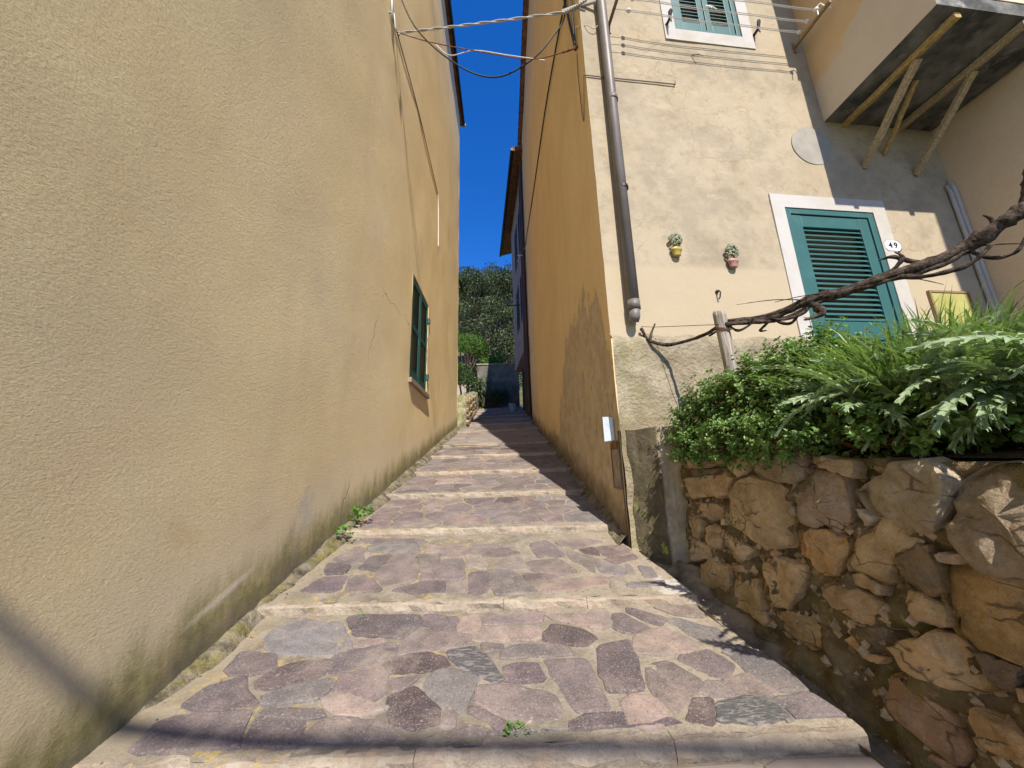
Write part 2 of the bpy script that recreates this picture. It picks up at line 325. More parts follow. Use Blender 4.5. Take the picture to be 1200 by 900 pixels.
RUST=m_noise2('rusty_iron', (.09,.045,.025), (.25,.12,.05), 25, .85, bs=.5, bd=.003); IRON=m_plain('dark_iron', (.035,.033,.032), .55, .3)
OLIVEM=m_plain('olive_metal', (.27,.20,.11), .5, .2); BROWNM=m_plain('brown_metal', (.16,.115,.085), .5, .2)
BLACK=m_plain('black_rubber', (.012,.012,.013), .5); GREYC=m_plain('grey_cable', (.46,.46,.46), .5); WHITE=m_plain('white_plastic', (.72,.71,.69), .4)
WOODP=m_bark('grey_weathered_wood', (.20,.175,.15), (.42,.385,.34), 22, (2.5,2.5,.12)); VINE=m_bark('vine_bark', (.022,.016,.013), (.105,.08,.066), 40, (1,1,1))
PROP=m_noise2('speckled_timber', (.27,.215,.13), (.46,.38,.25), 60, .9, det=4, bs=.3, bd=.003, bscale=90)
PROPY=m_noise2('ochre_timber', (.30,.21,.075), (.46,.36,.18), 40, .9, det=3, bs=.5, bd=.005, bscale=60)
ENAMEL=m_plain('white_enamel', (.74,.75,.76), .25); BLUE=m_plain('dark_blue_enamel', (.012,.016,.05), .3)
YGREEN=m_noise2('yellow_green_panel', (.30,.30,.09), (.38,.375,.14), 6, .6, bs=.1, bd=.003)
DISC=m_noise2('grey_cement_disc', (.27,.255,.23), (.32,.305,.28), 8, .9, bs=.3, bd=.004)
TILE=m_noise2('roof_tile', (.11,.06,.04), (.26,.14,.085), 9, .9, bs=.5, bd=.01); PINK=m_noise2('pinkish_plaster', (.36,.24,.19), (.44,.31,.25), 4, .95, bs=.4, bd=.008)
DARKW=m_paint('dark_brown_wood', (.045,.026,.016)); GREYW=m_noise2('grey_garden_plaster', (.27,.26,.245), (.40,.385,.36), 3, .95, bs=.5, bd=.01)
SHRUB=m_leaf('shrub_leaf', (.10,.19,.05), (.20,.335,.115), 8, .25, dead=(.16,.05,.03)); GRASS=m_leaf('grass_blade', (.10,.17,.06), (.22,.31,.14), 7, .3, dead=(.34,.30,.16))
THIST=m_leaf('thistle_leaf', (.135,.20,.105), (.235,.32,.18), 10, .2, .55); TREED=m_leaf('evergreen_leaf', (.025,.04,.014), (.075,.10,.038), .5, .15)
TREEB=m_leaf('bright_leaf', (.05,.11,.015), (.11,.20,.03), 1.5, .3); IVY=m_leaf('ivy_leaf', (.02,.045,.012), (.07,.115,.03), 2, .2); WEED=m_leaf('weed_leaf', (.06,.16,.02), (.12,.28,.04), 20, .3)
TRUNK=m_bark('tree_bark', (.05,.04,.03), (.14,.11,.085), 6)
YPOT=m_plain('yellow_glaze', (.42,.33,.09), .4); PPOT=m_plain('pink_glaze', (.42,.22,.19), .4); CERG=m_noise2('green_grey_ceramic', (.10,.13,.07), (.34,.37,.28), 60, .5, bs=.4, bd=.004)
TWIG=m_plain('lilac_glaze', (.30,.29,.42), .5); LAMPM=m_plain('lamp_grey', (.12,.12,.125), .4, .3); POTB=m_plain('pale_blue_pot', (.30,.36,.45), .5)
PAVERS_0 = [
 ('v',[(-1.21,1.607),(-1.191,1.69),(-1.086,1.747),(-1.003,1.651),(-0.939,1.607),(-1.067,1.581)]),
 ('p',[(-1.208,1.38),(-1.227,1.533),(-1.174,1.558),(-0.947,1.576),(-0.9,1.458),(-0.878,1.362)]),
 ('p',[(-0.889,1.549),(-0.727,1.533),(-0.71,1.478),(-0.723,1.422),(-0.694,1.354),(-0.859,1.362)]),
 ('p',[(-1.187,1.797),(-1.21,1.909),(-1.037,1.874),(-0.99,1.786),(-1.077,1.757),(-1.136,1.76)]),
 ('g',[(-1.166,2.063),(-1.093,2.159),(-0.865,2.111),(-0.786,2.009),(-0.725,1.933),(-0.797,1.863),(-0.962,1.879),(-1.061,1.897),(-1.135,1.956)]),
 ('v',[(-0.829,2.143),(-0.776,2.167),(-0.477,2.14),(-0.44,2.069),(-0.489,1.955),(-0.629,1.985),(-0.729,1.999)]),
 ('v',[(-0.448,2.103),(-0.416,2.145),(-0.266,2.11),(-0.25,2.025),(-0.3,2.005),(-0.433,2.036)]),
 ('k',[(-0.245,2.025),(-0.225,2.107),(-0.153,2.112),(-0.147,2.019),(-0.171,1.959),(-0.229,1.97)]),
 ('k',[(-0.711,1.953),(-0.602,1.962),(-0.583,1.918),(-0.691,1.904)]),
 ('v',[(-0.764,1.83),(-0.731,1.873),(-0.537,1.929),(-0.491,1.853),(-0.502,1.816),(-0.593,1.785),(-0.722,1.741)]),
 ('v',[(-1.01,1.719),(-0.986,1.777),(-0.925,1.815),(-0.79,1.832),(-0.771,1.783),(-0.771,1.727),(-0.914,1.688),(-0.982,1.686)]),
 ('b',[(-0.926,1.635),(-0.907,1.653),(-0.821,1.688),(-0.72,1.704),(-0.699,1.667),(-0.715,1.615),(-0.832,1.603),(-0.904,1.602)]),
 ('t',[(-0.472,1.962),(-0.429,2.02),(-0.297,1.981),(-0.171,1.959),(-0.166,1.902),(-0.253,1.873),(-0.376,1.866),(-0.474,1.839),(-0.493,1.906)]),
 ('m',[(-0.52,1.793),(-0.474,1.839),(-0.373,1.853),(-0.288,1.817),(-0.254,1.761),(-0.315,1.736),(-0.477,1.734),(-0.517,1.758)]),
 ('p',[(-0.678,1.681),(-0.67,1.733),(-0.534,1.759),(-0.506,1.724),(-0.476,1.631),(-0.521,1.592),(-0.579,1.627),(-0.657,1.65)]),
 ('p',[(-0.475,1.701),(-0.358,1.711),(-0.42,1.648),(-0.448,1.64)]),
 ('m',[(-0.454,1.612),(-0.361,1.655),(-0.284,1.576),(-0.255,1.54),(-0.253,1.492),(-0.31,1.471),(-0.407,1.507),(-0.441,1.558)]),
 ('s',[(-0.276,1.848),(-0.154,1.867),(-0.088,1.794),(-0.028,1.678),(-0.067,1.665),(-0.185,1.74)]),
 ('g',[(-0.332,1.663),(-0.292,1.746),(-0.183,1.724),(-0.132,1.689),(-0.164,1.544),(-0.191,1.537),(-0.287,1.594)]),
 ('k',[(-0.699,1.615),(-0.654,1.645),(-0.575,1.618),(-0.501,1.578),(-0.444,1.558),(-0.539,1.529),(-0.607,1.541),(-0.667,1.577)]),
 ('p',[(-0.897,1.58),(-0.692,1.57),(-0.66,1.535),(-0.762,1.532),(-0.874,1.545)]),
 ('t',[(-0.683,1.373),(-0.698,1.432),(-0.658,1.503),(-0.592,1.524),(-0.43,1.492),(-0.358,1.43),(-0.345,1.383),(-0.443,1.381),(-0.478,1.348),(-0.673,1.356)]),
 ('p',[(-0.301,1.435),(-0.232,1.446),(-0.212,1.403),(-0.211,1.361),(-0.281,1.361)]),
 ('p',[(-0.188,1.466),(-0.156,1.479),(-0.101,1.462),(-0.04,1.416),(-0.027,1.375),(-0.144,1.361),(-0.175,1.388)]),
 ('p',[(-0.224,1.522),(-0.196,1.521),(-0.192,1.47),(-0.23,1.475)]),
 ('t',[(-0.113,2.1),(0.175,2.11),(0.162,2.033),(-0.11,2.033)]),
 ('k',[(-0.163,1.959),(-0.089,2.008),(0.145,2.01),(0.143,1.898),(-0.159,1.908)]),
 ('k',[(0.195,2.1),(0.398,2.087),(0.385,1.988),(0.247,2.037)]),
 ('k',[(0.413,2.086),(0.473,2.137),(0.51,2.081),(0.491,1.982),(0.401,1.972)]),
 ('m',[(0.173,1.954),(0.224,2.014),(0.351,1.967),(0.401,1.898),(0.344,1.853),(0.259,1.878),(0.171,1.897)]),
 ('p',[(-0.021,1.84),(0.041,1.87),(0.247,1.858),(0.28,1.798),(0.175,1.792),(-0.021,1.79)]),
 ('p',[(-0.121,1.892),(-0.039,1.881),(-0.035,1.841),(-0.109,1.832)]),
 ('v',[(-0.013,1.743),(0.111,1.748),(0.139,1.659),(-0.006,1.657)]),
 ('p',[(0.156,1.769),(0.323,1.76),(0.334,1.67),(0.353,1.519),(0.239,1.516),(0.219,1.56),(0.177,1.678)]),
 ('v',[(0.392,1.83),(0.55,1.875),(0.539,1.772),(0.51,1.61),(0.436,1.595),(0.378,1.603),(0.371,1.689)]),
 ('v',[(0.54,2.079),(0.597,2.067),(0.681,1.948),(0.583,1.916),(0.514,1.965)]),
 ('v',[(0.629,2.127),(0.674,2.106),(0.786,2.03),(0.732,1.976),(0.671,2.02),(0.623,2.082)]),
 ('t',[(0.771,2.137),(0.894,2.149),(0.978,2.106),(0.971,2.019),(0.852,2.043)]),
 ('b',[(0.788,2.013),(0.85,2.017),(0.932,1.949),(0.988,1.93),(0.987,1.81),(0.927,1.814),(0.85,1.887)]),
 ('k',[(0.587,1.901),(0.741,1.952),(0.844,1.825),(0.778,1.784),(0.637,1.779),(0.552,1.783)]),
 ('p',[(0.712,1.739),(0.752,1.766),(0.857,1.786),(0.882,1.753),(0.92,1.693),(0.861,1.653),(0.794,1.662)]),
 ('t',[(0.559,1.712),(0.666,1.729),(0.738,1.618),(0.697,1.572),(0.579,1.483),(0.55,1.543),(0.541,1.628)]),
 ('t',[(0.705,1.572),(0.763,1.607),(0.803,1.61),(0.817,1.548),(0.745,1.551)]),
 ('m',[(0.657,1.538),(0.738,1.538),(0.677,1.425),(0.623,1.423),(0.594,1.451)]),
 ('o',[(0.408,1.533),(0.456,1.566),(0.525,1.554),(0.536,1.481),(0.491,1.441),(0.442,1.436),(0.408,1.452)]),
 ('t',[(-0.122,1.642),(0.024,1.63),(0.164,1.59),(0.179,1.494),(0.026,1.486),(-0.116,1.559)]),
 ('v',[(-0.136,1.543),(-0.115,1.546),(0.012,1.471),(0.018,1.456),(-0.042,1.459),(-0.134,1.518)]),
 ('v',[(0.217,1.477),(0.277,1.498),(0.397,1.5),(0.397,1.423),(0.207,1.425)]),
 ('v',[(0.408,1.416),(0.486,1.43),(0.537,1.469),(0.566,1.391),(0.4,1.395)]),
 ('g',[(-0.002,1.435),(0.192,1.419),(0.194,1.391),(0.04,1.372),(-0.003,1.387)]),
 ('p',[(0.21,1.411),(0.391,1.389),(0.38,1.376),(0.258,1.368),(0.211,1.38)]),
 ('b',[(0.949,1.747),(1.027,1.786),(1.069,1.759),(1.105,1.643),(1.101,1.564),(0.999,1.569),(0.959,1.64)]),
 ('g',[(0.926,1.779),(1.04,1.818),(1.035,1.799),(0.949,1.747)]),
 ('t',[(0.825,1.617),(0.958,1.651),(0.985,1.551),(0.897,1.542),(0.84,1.568)]),
 ('s',[(0.75,1.519),(0.869,1.534),(0.932,1.501),(0.943,1.444),(0.829,1.419),(0.713,1.425)]),
 ('b',[(0.965,1.525),(1.1,1.545),(1.136,1.45),(1.115,1.443),(0.977,1.427),(0.981,1.49)]),
 ('g',[(0.901,1.537),(0.964,1.552),(0.957,1.443),(0.93,1.445),(0.932,1.501)]),
]
PAVERS_1 = [
 ('v',[(-1.189,2.34),(-1.153,2.5),(-0.999,2.511),(-0.963,2.353),(-0.992,2.325)]),
 ('v',[(-1.167,2.599),(-1.208,2.709),(-1.036,2.653),(-1.039,2.55),(-1.142,2.547)]),
 ('p',[(-1.198,2.795),(-1.133,2.982),(-1.062,2.941),(-0.975,2.716),(-1.048,2.681),(-1.19,2.75)]),
 ('p',[(-0.956,2.438),(-0.928,2.505),(-0.828,2.45),(-0.715,2.313),(-0.912,2.308)]),
 ('g',[(-1.046,3.008),(-0.673,2.972),(-0.636,2.82),(-0.98,2.867)]),
 ('p',[(-1.172,3.151),(-0.67,3.082),(-0.609,3.002),(-1.053,3.027)]),
 ('v',[(-0.957,2.606),(-0.951,2.787),(-0.81,2.789),(-0.756,2.615),(-0.837,2.57)]),
 ('t',[(-0.79,2.788),(-0.659,2.806),(-0.577,2.573),(-0.554,2.427),(-0.725,2.375),(-0.819,2.519)]),
 ('v',[(-0.661,2.308),(-0.49,2.389),(-0.379,2.379),(-0.356,2.274),(-0.525,2.268)]),
 ('p',[(-0.625,2.772),(-0.473,2.789),(-0.442,2.614),(-0.556,2.584)]),
 ('k',[(-0.587,2.896),(-0.573,2.963),(-0.503,2.921),(-0.483,2.805),(-0.569,2.813)]),
 ('t',[(-0.496,2.955),(-0.306,2.937),(-0.26,2.739),(-0.449,2.727)]),
 ('p',[(-0.442,2.683),(-0.292,2.683),(-0.254,2.391),(-0.429,2.417),(-0.454,2.488)]),
 ('t',[(-0.547,2.545),(-0.481,2.565),(-0.452,2.419),(-0.522,2.436)]),
 ('t',[(-0.36,2.367),(-0.231,2.378),(-0.218,2.244),(-0.342,2.254)]),
 ('k',[(-0.279,2.741),(-0.221,2.735),(-0.126,2.599),(-0.134,2.522),(-0.256,2.571)]),
 ('v',[(-0.234,2.47),(-0.121,2.484),(-0.111,2.265),(-0.171,2.231),(-0.214,2.253)]),
 ('t',[(-0.251,2.931),(-0.084,2.915),(0.065,2.867),(-0.083,2.848),(-0.195,2.733)]),
 ('p',[(-0.101,2.495),(0.027,2.484),(0.08,2.386),(0.174,2.223),(-0.061,2.213),(-0.101,2.346)]),
 ('r',[(-0.179,2.841),(-0.033,2.859),(0.097,2.751),(0.006,2.7),(-0.159,2.715)]),
 ('t',[(-0.007,2.658),(0.081,2.664),(0.149,2.498),(0.05,2.494),(-0.091,2.544)]),
 ('p',[(0.172,2.89),(0.303,2.948),(0.365,2.805),(0.402,2.635),(0.217,2.652)]),
 ('t',[(0.139,2.603),(0.348,2.612),(0.435,2.437),(0.306,2.412),(0.165,2.472)]),
 ('r',[(0.105,2.441),(0.276,2.438),(0.29,2.379),(0.133,2.359)]),
 ('o',[(0.184,2.323),(0.373,2.35),(0.597,2.365),(0.565,2.292),(0.384,2.245),(0.216,2.229)]),
 ('t',[(0.367,2.906),(0.596,2.937),(0.705,2.873),(0.509,2.791),(0.419,2.806)]),
 ('m',[(0.515,2.759),(0.628,2.79),(0.632,2.657),(0.551,2.685)]),
 ('r',[(0.643,2.795),(0.829,2.793),(0.863,2.665),(0.663,2.634)]),
 ('r',[(0.653,2.598),(0.852,2.637),(0.856,2.58),(0.704,2.526)]),
 ('t',[(0.435,2.751),(0.542,2.651),(0.616,2.596),(0.554,2.5),(0.541,2.404),(0.424,2.619)]),
 ('g',[(0.572,2.525),(0.642,2.558),(0.73,2.46),(0.702,2.379),(0.588,2.412)]),
 ('t',[(0.752,2.509),(0.781,2.506),(0.775,2.396),(0.732,2.4)]),
 ('g',[(0.69,2.281),(0.896,2.286),(0.873,2.236),(0.697,2.24)]),
 ('g',[(0.829,2.476),(0.898,2.446),(0.881,2.352),(0.808,2.336)]),
 ('k',[(0.616,2.352),(0.68,2.347),(0.68,2.282),(0.578,2.229)]),
]
WALL_STONES = [
 ('a',[(-0.162,1.337),(0.13,1.321),(0.269,1.269),(0.244,1.223),(0.081,1.188),(-0.097,1.19),(-0.165,1.241)]),
 ('a',[(-0.175,1.113),(0.118,1.143),(0.115,1.033),(-0.106,0.999),(-0.136,1.071)]),
 ('a',[(0.164,1.139),(0.218,1.177),(0.291,1.132),(0.25,1.05),(0.165,1.022),(0.13,1.062)]),
 ('a',[(0.293,1.254),(0.4,1.262),(0.437,1.192),(0.413,1.163),(0.344,1.137),(0.319,1.167)]),
 ('d',[(0.543,1.304),(0.625,1.321),(0.742,1.274),(0.761,1.215),(0.726,1.138),(0.653,1.122),(0.528,1.131),(0.478,1.171),(0.514,1.203)]),
 ('a',[(0.33,1.106),(0.44,1.13),(0.582,1.102),(0.631,1.07),(0.62,0.932),(0.591,0.85),(0.463,0.82),(0.384,0.853),(0.266,0.893),(0.259,0.944),(0.296,1.043)]),
 ('a',[(-0.121,0.977),(0.11,0.98),(0.207,0.957),(0.191,0.919),(0.105,0.896),(0.045,0.908),(-0.047,0.942)]),
 ('c',[(-0.214,0.831),(-0.132,0.893),(-0.04,0.863),(-0.035,0.815),(-0.082,0.764),(-0.196,0.786)]),
 ('a',[(-0.024,0.827),(0.075,0.869),(0.156,0.834),(0.123,0.757),(0.082,0.741),(-0.045,0.775)]),
 ('c',[(-0.2,0.729),(-0.138,0.755),(0.016,0.724),(0.029,0.68),(-0.132,0.632)]),
 ('c',[(0.174,0.819),(0.224,0.802),(0.315,0.813),(0.36,0.777),(0.27,0.702),(0.23,0.718),(0.177,0.776)]),
 ('a',[(-0.084,0.613),(0.035,0.672),(0.161,0.652),(0.132,0.48),(0.024,0.504),(-0.093,0.545)]),
 ('a',[(0.42,0.728),(0.533,0.782),(0.653,0.767),(0.649,0.721),(0.609,0.657),(0.548,0.599),(0.54,0.582),(0.443,0.569),(0.393,0.598),(0.419,0.66)]),
 ('d',[(0.685,1.109),(0.76,1.146),(0.785,1.18),(0.837,1.176),(0.896,1.134),(0.902,1.079),(0.901,0.982),(0.835,0.937),(0.794,0.968),(0.758,0.944),(0.683,0.961),(0.683,1.031),(0.661,1.065)]),
 ('o',[(0.662,0.911),(0.756,0.934),(0.859,0.928),(0.857,0.88),(0.811,0.784),(0.738,0.769),(0.695,0.81),(0.659,0.829)]),
 ('a',[(0.802,1.221),(0.855,1.222),(0.95,1.197),(0.943,1.141),(0.909,1.16),(0.837,1.179),(0.797,1.2)]),
 ('g',[(0.636,1.016),(0.674,1.013),(0.67,0.977),(0.643,0.992)]),
 ('r',[(0.185,0.67),(0.312,0.699),(0.329,0.676),(0.185,0.641)]),
 ('r',[(0.487,0.795),(0.52,0.826),(0.547,0.799),(0.504,0.779)]),
 ('c',[(0.156,0.893),(0.196,0.911),(0.204,0.885),(0.166,0.873)]),
 ('e',[(-0.181,1.174),(0.189,1.182),(0.176,1.158),(-0.113,1.125)]),
 ('d',[(0.95,1.093),(1.048,1.149),(1.083,1.182),(1.176,1.196),(1.207,1.18),(1.23,1.127),(1.196,1.067),(1.163,1.001),(1.122,0.97),(1.073,0.978),(0.993,1.01)]),
 ('d',[(1.242,1.127),(1.297,1.161),(1.338,1.178),(1.381,1.173),(1.431,1.149),(1.41,1.031),(1.371,0.925),(1.313,0.907),(1.255,0.913),(1.222,0.936),(1.205,0.974),(1.206,1.011),(1.225,1.051)]),
 ('a',[(0.942,0.964),(1.002,1.0),(1.029,1.004),(1.071,0.988),(1.1,0.956),(1.091,0.937),(1.035,0.904),(1.013,0.873),(0.994,0.816),(0.971,0.805),(0.914,0.823),(0.87,0.813),(0.866,0.835),(0.905,0.883),(0.911,0.919)]),
 ('e',[(1.043,0.903),(1.095,0.936),(1.132,0.94),(1.142,0.887),(1.134,0.82),(1.077,0.785),(1.042,0.809),(1.022,0.87)]),
 ('g',[(0.946,1.028),(0.969,1.028),(0.998,1.005),(0.951,0.977)]),
 ('w',[(1.153,0.925),(1.215,0.939),(1.221,0.919),(1.176,0.904),(1.156,0.904)]),
 ('f',[(1.15,0.894),(1.216,0.9),(1.268,0.899),(1.312,0.891),(1.371,0.873),(1.335,0.698),(1.265,0.694),(1.185,0.696),(1.148,0.715),(1.131,0.742),(1.135,0.825)]),
 ('a',[(0.2,0.595),(0.345,0.645),(0.367,0.601),(0.41,0.476),(0.386,0.46),(0.306,0.484),(0.211,0.484),(0.199,0.537)]),
 ('a',[(0.432,0.526),(0.554,0.571),(0.63,0.573),(0.683,0.543),(0.643,0.47),(0.558,0.445),(0.508,0.451),(0.468,0.476)]),
 ('a',[(0.731,0.711),(0.782,0.746),(0.889,0.745),(0.941,0.728),(0.972,0.702),(0.999,0.674),(0.939,0.652),(0.852,0.639),(0.809,0.652),(0.759,0.654),(0.731,0.681)]),
 ('a',[(0.817,0.779),(0.899,0.808),(0.955,0.785),(0.965,0.759),(0.911,0.762),(0.852,0.765)]),
 ('o',[(0.787,0.555),(0.824,0.58),(0.834,0.544),(0.904,0.548),(0.896,0.529),(0.843,0.521),(0.793,0.527)]),
 ('a',[(0.935,0.585),(0.986,0.63),(1.042,0.652),(1.083,0.691),(1.124,0.695),(1.163,0.669),(1.178,0.626),(1.201,0.603),(1.154,0.577),(1.089,0.553),(1.027,0.544),(0.97,0.541)]),
 ('a',[(1.033,0.791),(1.081,0.79),(1.128,0.773),(1.129,0.727),(1.098,0.713),(1.045,0.711),(1.038,0.75)]),
 ('r',[(0.905,0.475),(0.93,0.499),(0.966,0.475),(1.026,0.479),(1.073,0.467),(1.086,0.404),(1.072,0.366),(1.043,0.343),(0.983,0.363),(0.92,0.382),(0.898,0.417)]),
 ('o',[(1.129,0.517),(1.161,0.52),(1.205,0.521),(1.221,0.513),(1.256,0.512),(1.243,0.457),(1.204,0.44),(1.165,0.436),(1.138,0.44),(1.129,0.473)]),
 ('e',[(1.156,0.677),(1.207,0.678),(1.258,0.681),(1.231,0.613),(1.206,0.605),(1.184,0.634),(1.176,0.67)]),
 ('a',[(1.242,0.623),(1.27,0.628),(1.263,0.598),(1.238,0.598)]),
 ('r',[(0.963,0.302),(1.007,0.335),(1.056,0.336),(1.1,0.336),(1.025,0.286)]),
 ('e',[(0.891,0.634),(0.955,0.655),(0.941,0.622),(0.886,0.584)]),
]
PCOL = {'p': (0.133, 0.116, 0.116), 'v': (0.103, 0.087, 0.093), 'g': (0.147, 0.141, 0.142), 'k': (0.211, 0.18, 0.162), 't': (0.161, 0.139, 0.132), 'm': (0.076, 0.061, 0.063), 'o': (0.217, 0.176, 0.153), 'b': (0.129, 0.118, 0.123), 'r': (0.138, 0.11, 0.106), 's': (0.132, 0.13, 0.132)}
WCOL = dict(a=(.58,.44,.275), c=(.63,.52,.36), d=(.44,.37,.28), o=(.60,.415,.22), g=(.50,.445,.37), r=(.55,.385,.265), e=(.25,.205,.15), w=(.66,.60,.52), f=(.43,.315,.15))

NOSES = [1.368,2.143,3.119,4.068,5.061,6.192,7.306,9.464]
XL, XR = -1.352, .88                      # the two faces of the alley
YN = [-5.0,-4.0,-3.1,-2.2,-1.3,-.4,.5]+NOSES+[10.95,12.4,13.9,15.4,16.9,18.4,19.6]
SK = dict(zip(NOSES, (.012,-.03,-.06,-.08,-.14,-.16,-.18,-.2)))
K0 = 7
FA = R(5.4); FU = Vector((math.cos(FA), math.sin(FA), 0)); FN = Vector((math.sin(FA), -math.cos(FA), 0))
def FP(u, o, z):                          # facade frame: along, out of the wall, up
    return (XR+FU.x*u+FN.x*o, 2.76+FU.y*u+FN.y*o, z)
def LP(o, y, z): return (XL+o, y, z)      # left wall frame

def tread_z(k, x, y):
    y0, y1 = YN[k], YN[k+1]; s0, s1 = SK.get(y0, -.12), SK.get(y1, -.12)
    if k < K0: s0 = s1 = 0
    a, b = y0+s0*x, y1+s1*x
    t = (y-a)/(b-a)
    return (.235*y0+.022)*(1-t) + (.235*y1-.024)*t
def nose_y(k, x): return YN[k] + (SK.get(YN[k], -.12) if k >= K0 else 0)*x
def xr_edge(y): return XR+.03 if y > 2.72 else XR+.03+(2.72-y)*.165
def xl_edge(y): return XL-.02 if y < 10.6 else XL-.02-.0*(y-10.6)

# ------------------------------------------------------------------ ground, hill
mb = MB(); xs = [-220,-120,-60,-30,-15,-8,-4,-2,0,2,4,8,15,30,60,120,220]; ys = [-220,-120,-60,-30,-15,-5,0,5,10,15,20,24,26,28,32,38,45,55,70,90,120,180,260]
def ter(x, y):
    z = .235*y-.35
    if y > 26: z += (y-26)*.30*min(1, max(0, (120-y)/60+.2))
    if abs(x) > 4 and y > 11: z += fbm(x, y, 0, .05, 3)*2.0
    return z
for y in ys:
    for x in xs: mb.v.append((x, y, ter(x, y)))
n = len(xs); mb.f = [(j*n+i, j*n+i+1, (j+1)*n+i+1, (j+1)*n+i) for j in range(len(ys)-1) for i in range(n-1)]
tag(mb.build('hill', GRASSY, smooth=True), 'climbing ground under the alley and wooded hill beyond', kind='structure')

# ------------------------------------------------------------------ the stepped street
street = bpy.data.objects.new('street', None); COL.objects.link(street); street.location = (0, 2, .47); WLOC['street'] = Vector((0, 2, .47))
tag(street, 'climbing stepped alley paved with purple stones and pale step edges', kind='structure')

def chaikin(p, it=1):
    for _ in range(it):
        q = []
        for i in range(len(p)):
            a, b = p[i], p[(i+1) % len(p)]
            q += [(a[0]*.88+b[0]*.12, a[1]*.88+b[1]*.12), (a[0]*.12+b[0]*.88, a[1]*.12+b[1]*.88)]
        p = q
    return p
def resample(p, step, jit):
    out = []
    for i in range(len(p)):
        a, b = p[i], p[(i+1) % len(p)]; L = math.dist(a, b); m = max(1, int(L/step))
        for j in range(m):
            t = j/m; out.append((a[0]+(b[0]-a[0])*t+random.uniform(-jit, jit), a[1]+(b[1]-a[1])*t+random.uniform(-jit, jit)))
    return out
def area(p): return .5*abs(sum(p[i][0]*p[(i+1)%len(p)][1]-p[(i+1)%len(p)][0]*p[i][1] for i in range(len(p))))
def ccw(p):
    s = sum(p[i][0]*p[(i+1)%len(p)][1]-p[(i+1)%len(p)][0]*p[i][1] for i in range(len(p))); return p if s > 0 else p[::-1]
def shrink(p, c, d):
    r = []
    for q in p:
        L = math.dist(q, c); r.append((c[0]+(q[0]-c[0])*max(.2, 1-d/max(L, .01)), c[1]+(q[1]-c[1])*max(.2, 1-d/max(L, .01))))
    return r
def paver_mesh(mb, poly, k, step=.035, lift=None):
    p = ccw(resample(chaikin(poly), step, .0045)); c = (sum(q[0] for q in p)/len(p), sum(q[1] for q in p)/len(p))
    h = lift if lift is not None else random.uniform(.003, .009); tx, ty = random.uniform(-.012, .012), random.uniform(-.012, .012)
    n = len(p); vs = []
    for d, dz in ((0, -.012), (.004, h-.003), (.014, h)):
        for q in (shrink(p, c, d) if d else p):
            vs.append((q[0], q[1], tread_z(k, q[0], q[1])+dz+tx*(q[0]-c[0])+ty*(q[1]-c[1])))
    vs.append((c[0], c[1], tread_z(k, *c)+h+.001))
    fs = [(r*n+i, r*n+(i+1)%n, (r+1)*n+(i+1)%n, (r+1)*n+i) for r in range(2) for i in range(n)] + [(2*n+i, 2*n+(i+1)%n, 3*n) for i in range(n)]
    mb.add(vs, fs)
def voronoi(pts, bounds):
    cells = []
    for i, a in enumerate(pts):
        poly = list(bounds)
        for j, b in enumerate(pts):
            if i == j: continue
            mx, my = (a[0]+b[0])/2, (a[1]+b[1])/2; nx, ny = b[0]-a[0], b[1]-a[1]
            if nx*nx+ny*ny > 1.0: continue
            q = []
            for t in range(len(poly)):
                P, Q = poly[t], poly[(t+1) % len(poly)]
                dp = (P[0]-mx)*nx+(P[1]-my)*ny; dq = (Q[0]-mx)*nx+(Q[1]-my)*ny
                if dp <= 0: q.append(P)
                if (dp < 0) != (dq < 0):
                    s = dp/(dp-dq); q.append((P[0]+(Q[0]-P[0])*s, P[1]+(Q[1]-P[1])*s))
            poly = q
            if len(poly) < 3: break
        if len(poly) >= 3: cells.append(poly)
    return cells
def auto_cells(k):
    y0, y1 = YN[k], YN[k+1]; pts = []; L = y1-y0; rows = max(3, int(L/.2))
    xa = xl_edge(y0)+.12; xb = xr_edge((y0+y1)/2)-.05
    for r in range(rows):
        x = xa+random.uniform(0, .2)
        while x < xb:
            pts.append((x, y0+.09+(L-.1)*(r+.5)/rows+random.uniform(-.055, .055))); x += random.choice((.17,.22,.28,.36,.45))*random.uniform(.85, 1.15)
    bnd = [(xa, nose_y(k, xa)+.085), (xb, nose_y(k, xb)+.085), (xb, nose_y(k+1, xb)-.012), (xa, nose_y(k+1, xa)-.012)]
    return [shrink(c, (sum(q[0] for q in c)/len(c), sum(q[1] for q in c)/len(c)), random.uniform(.004, .011)) for c in voronoi(pts, bnd) if area(c) > .003]

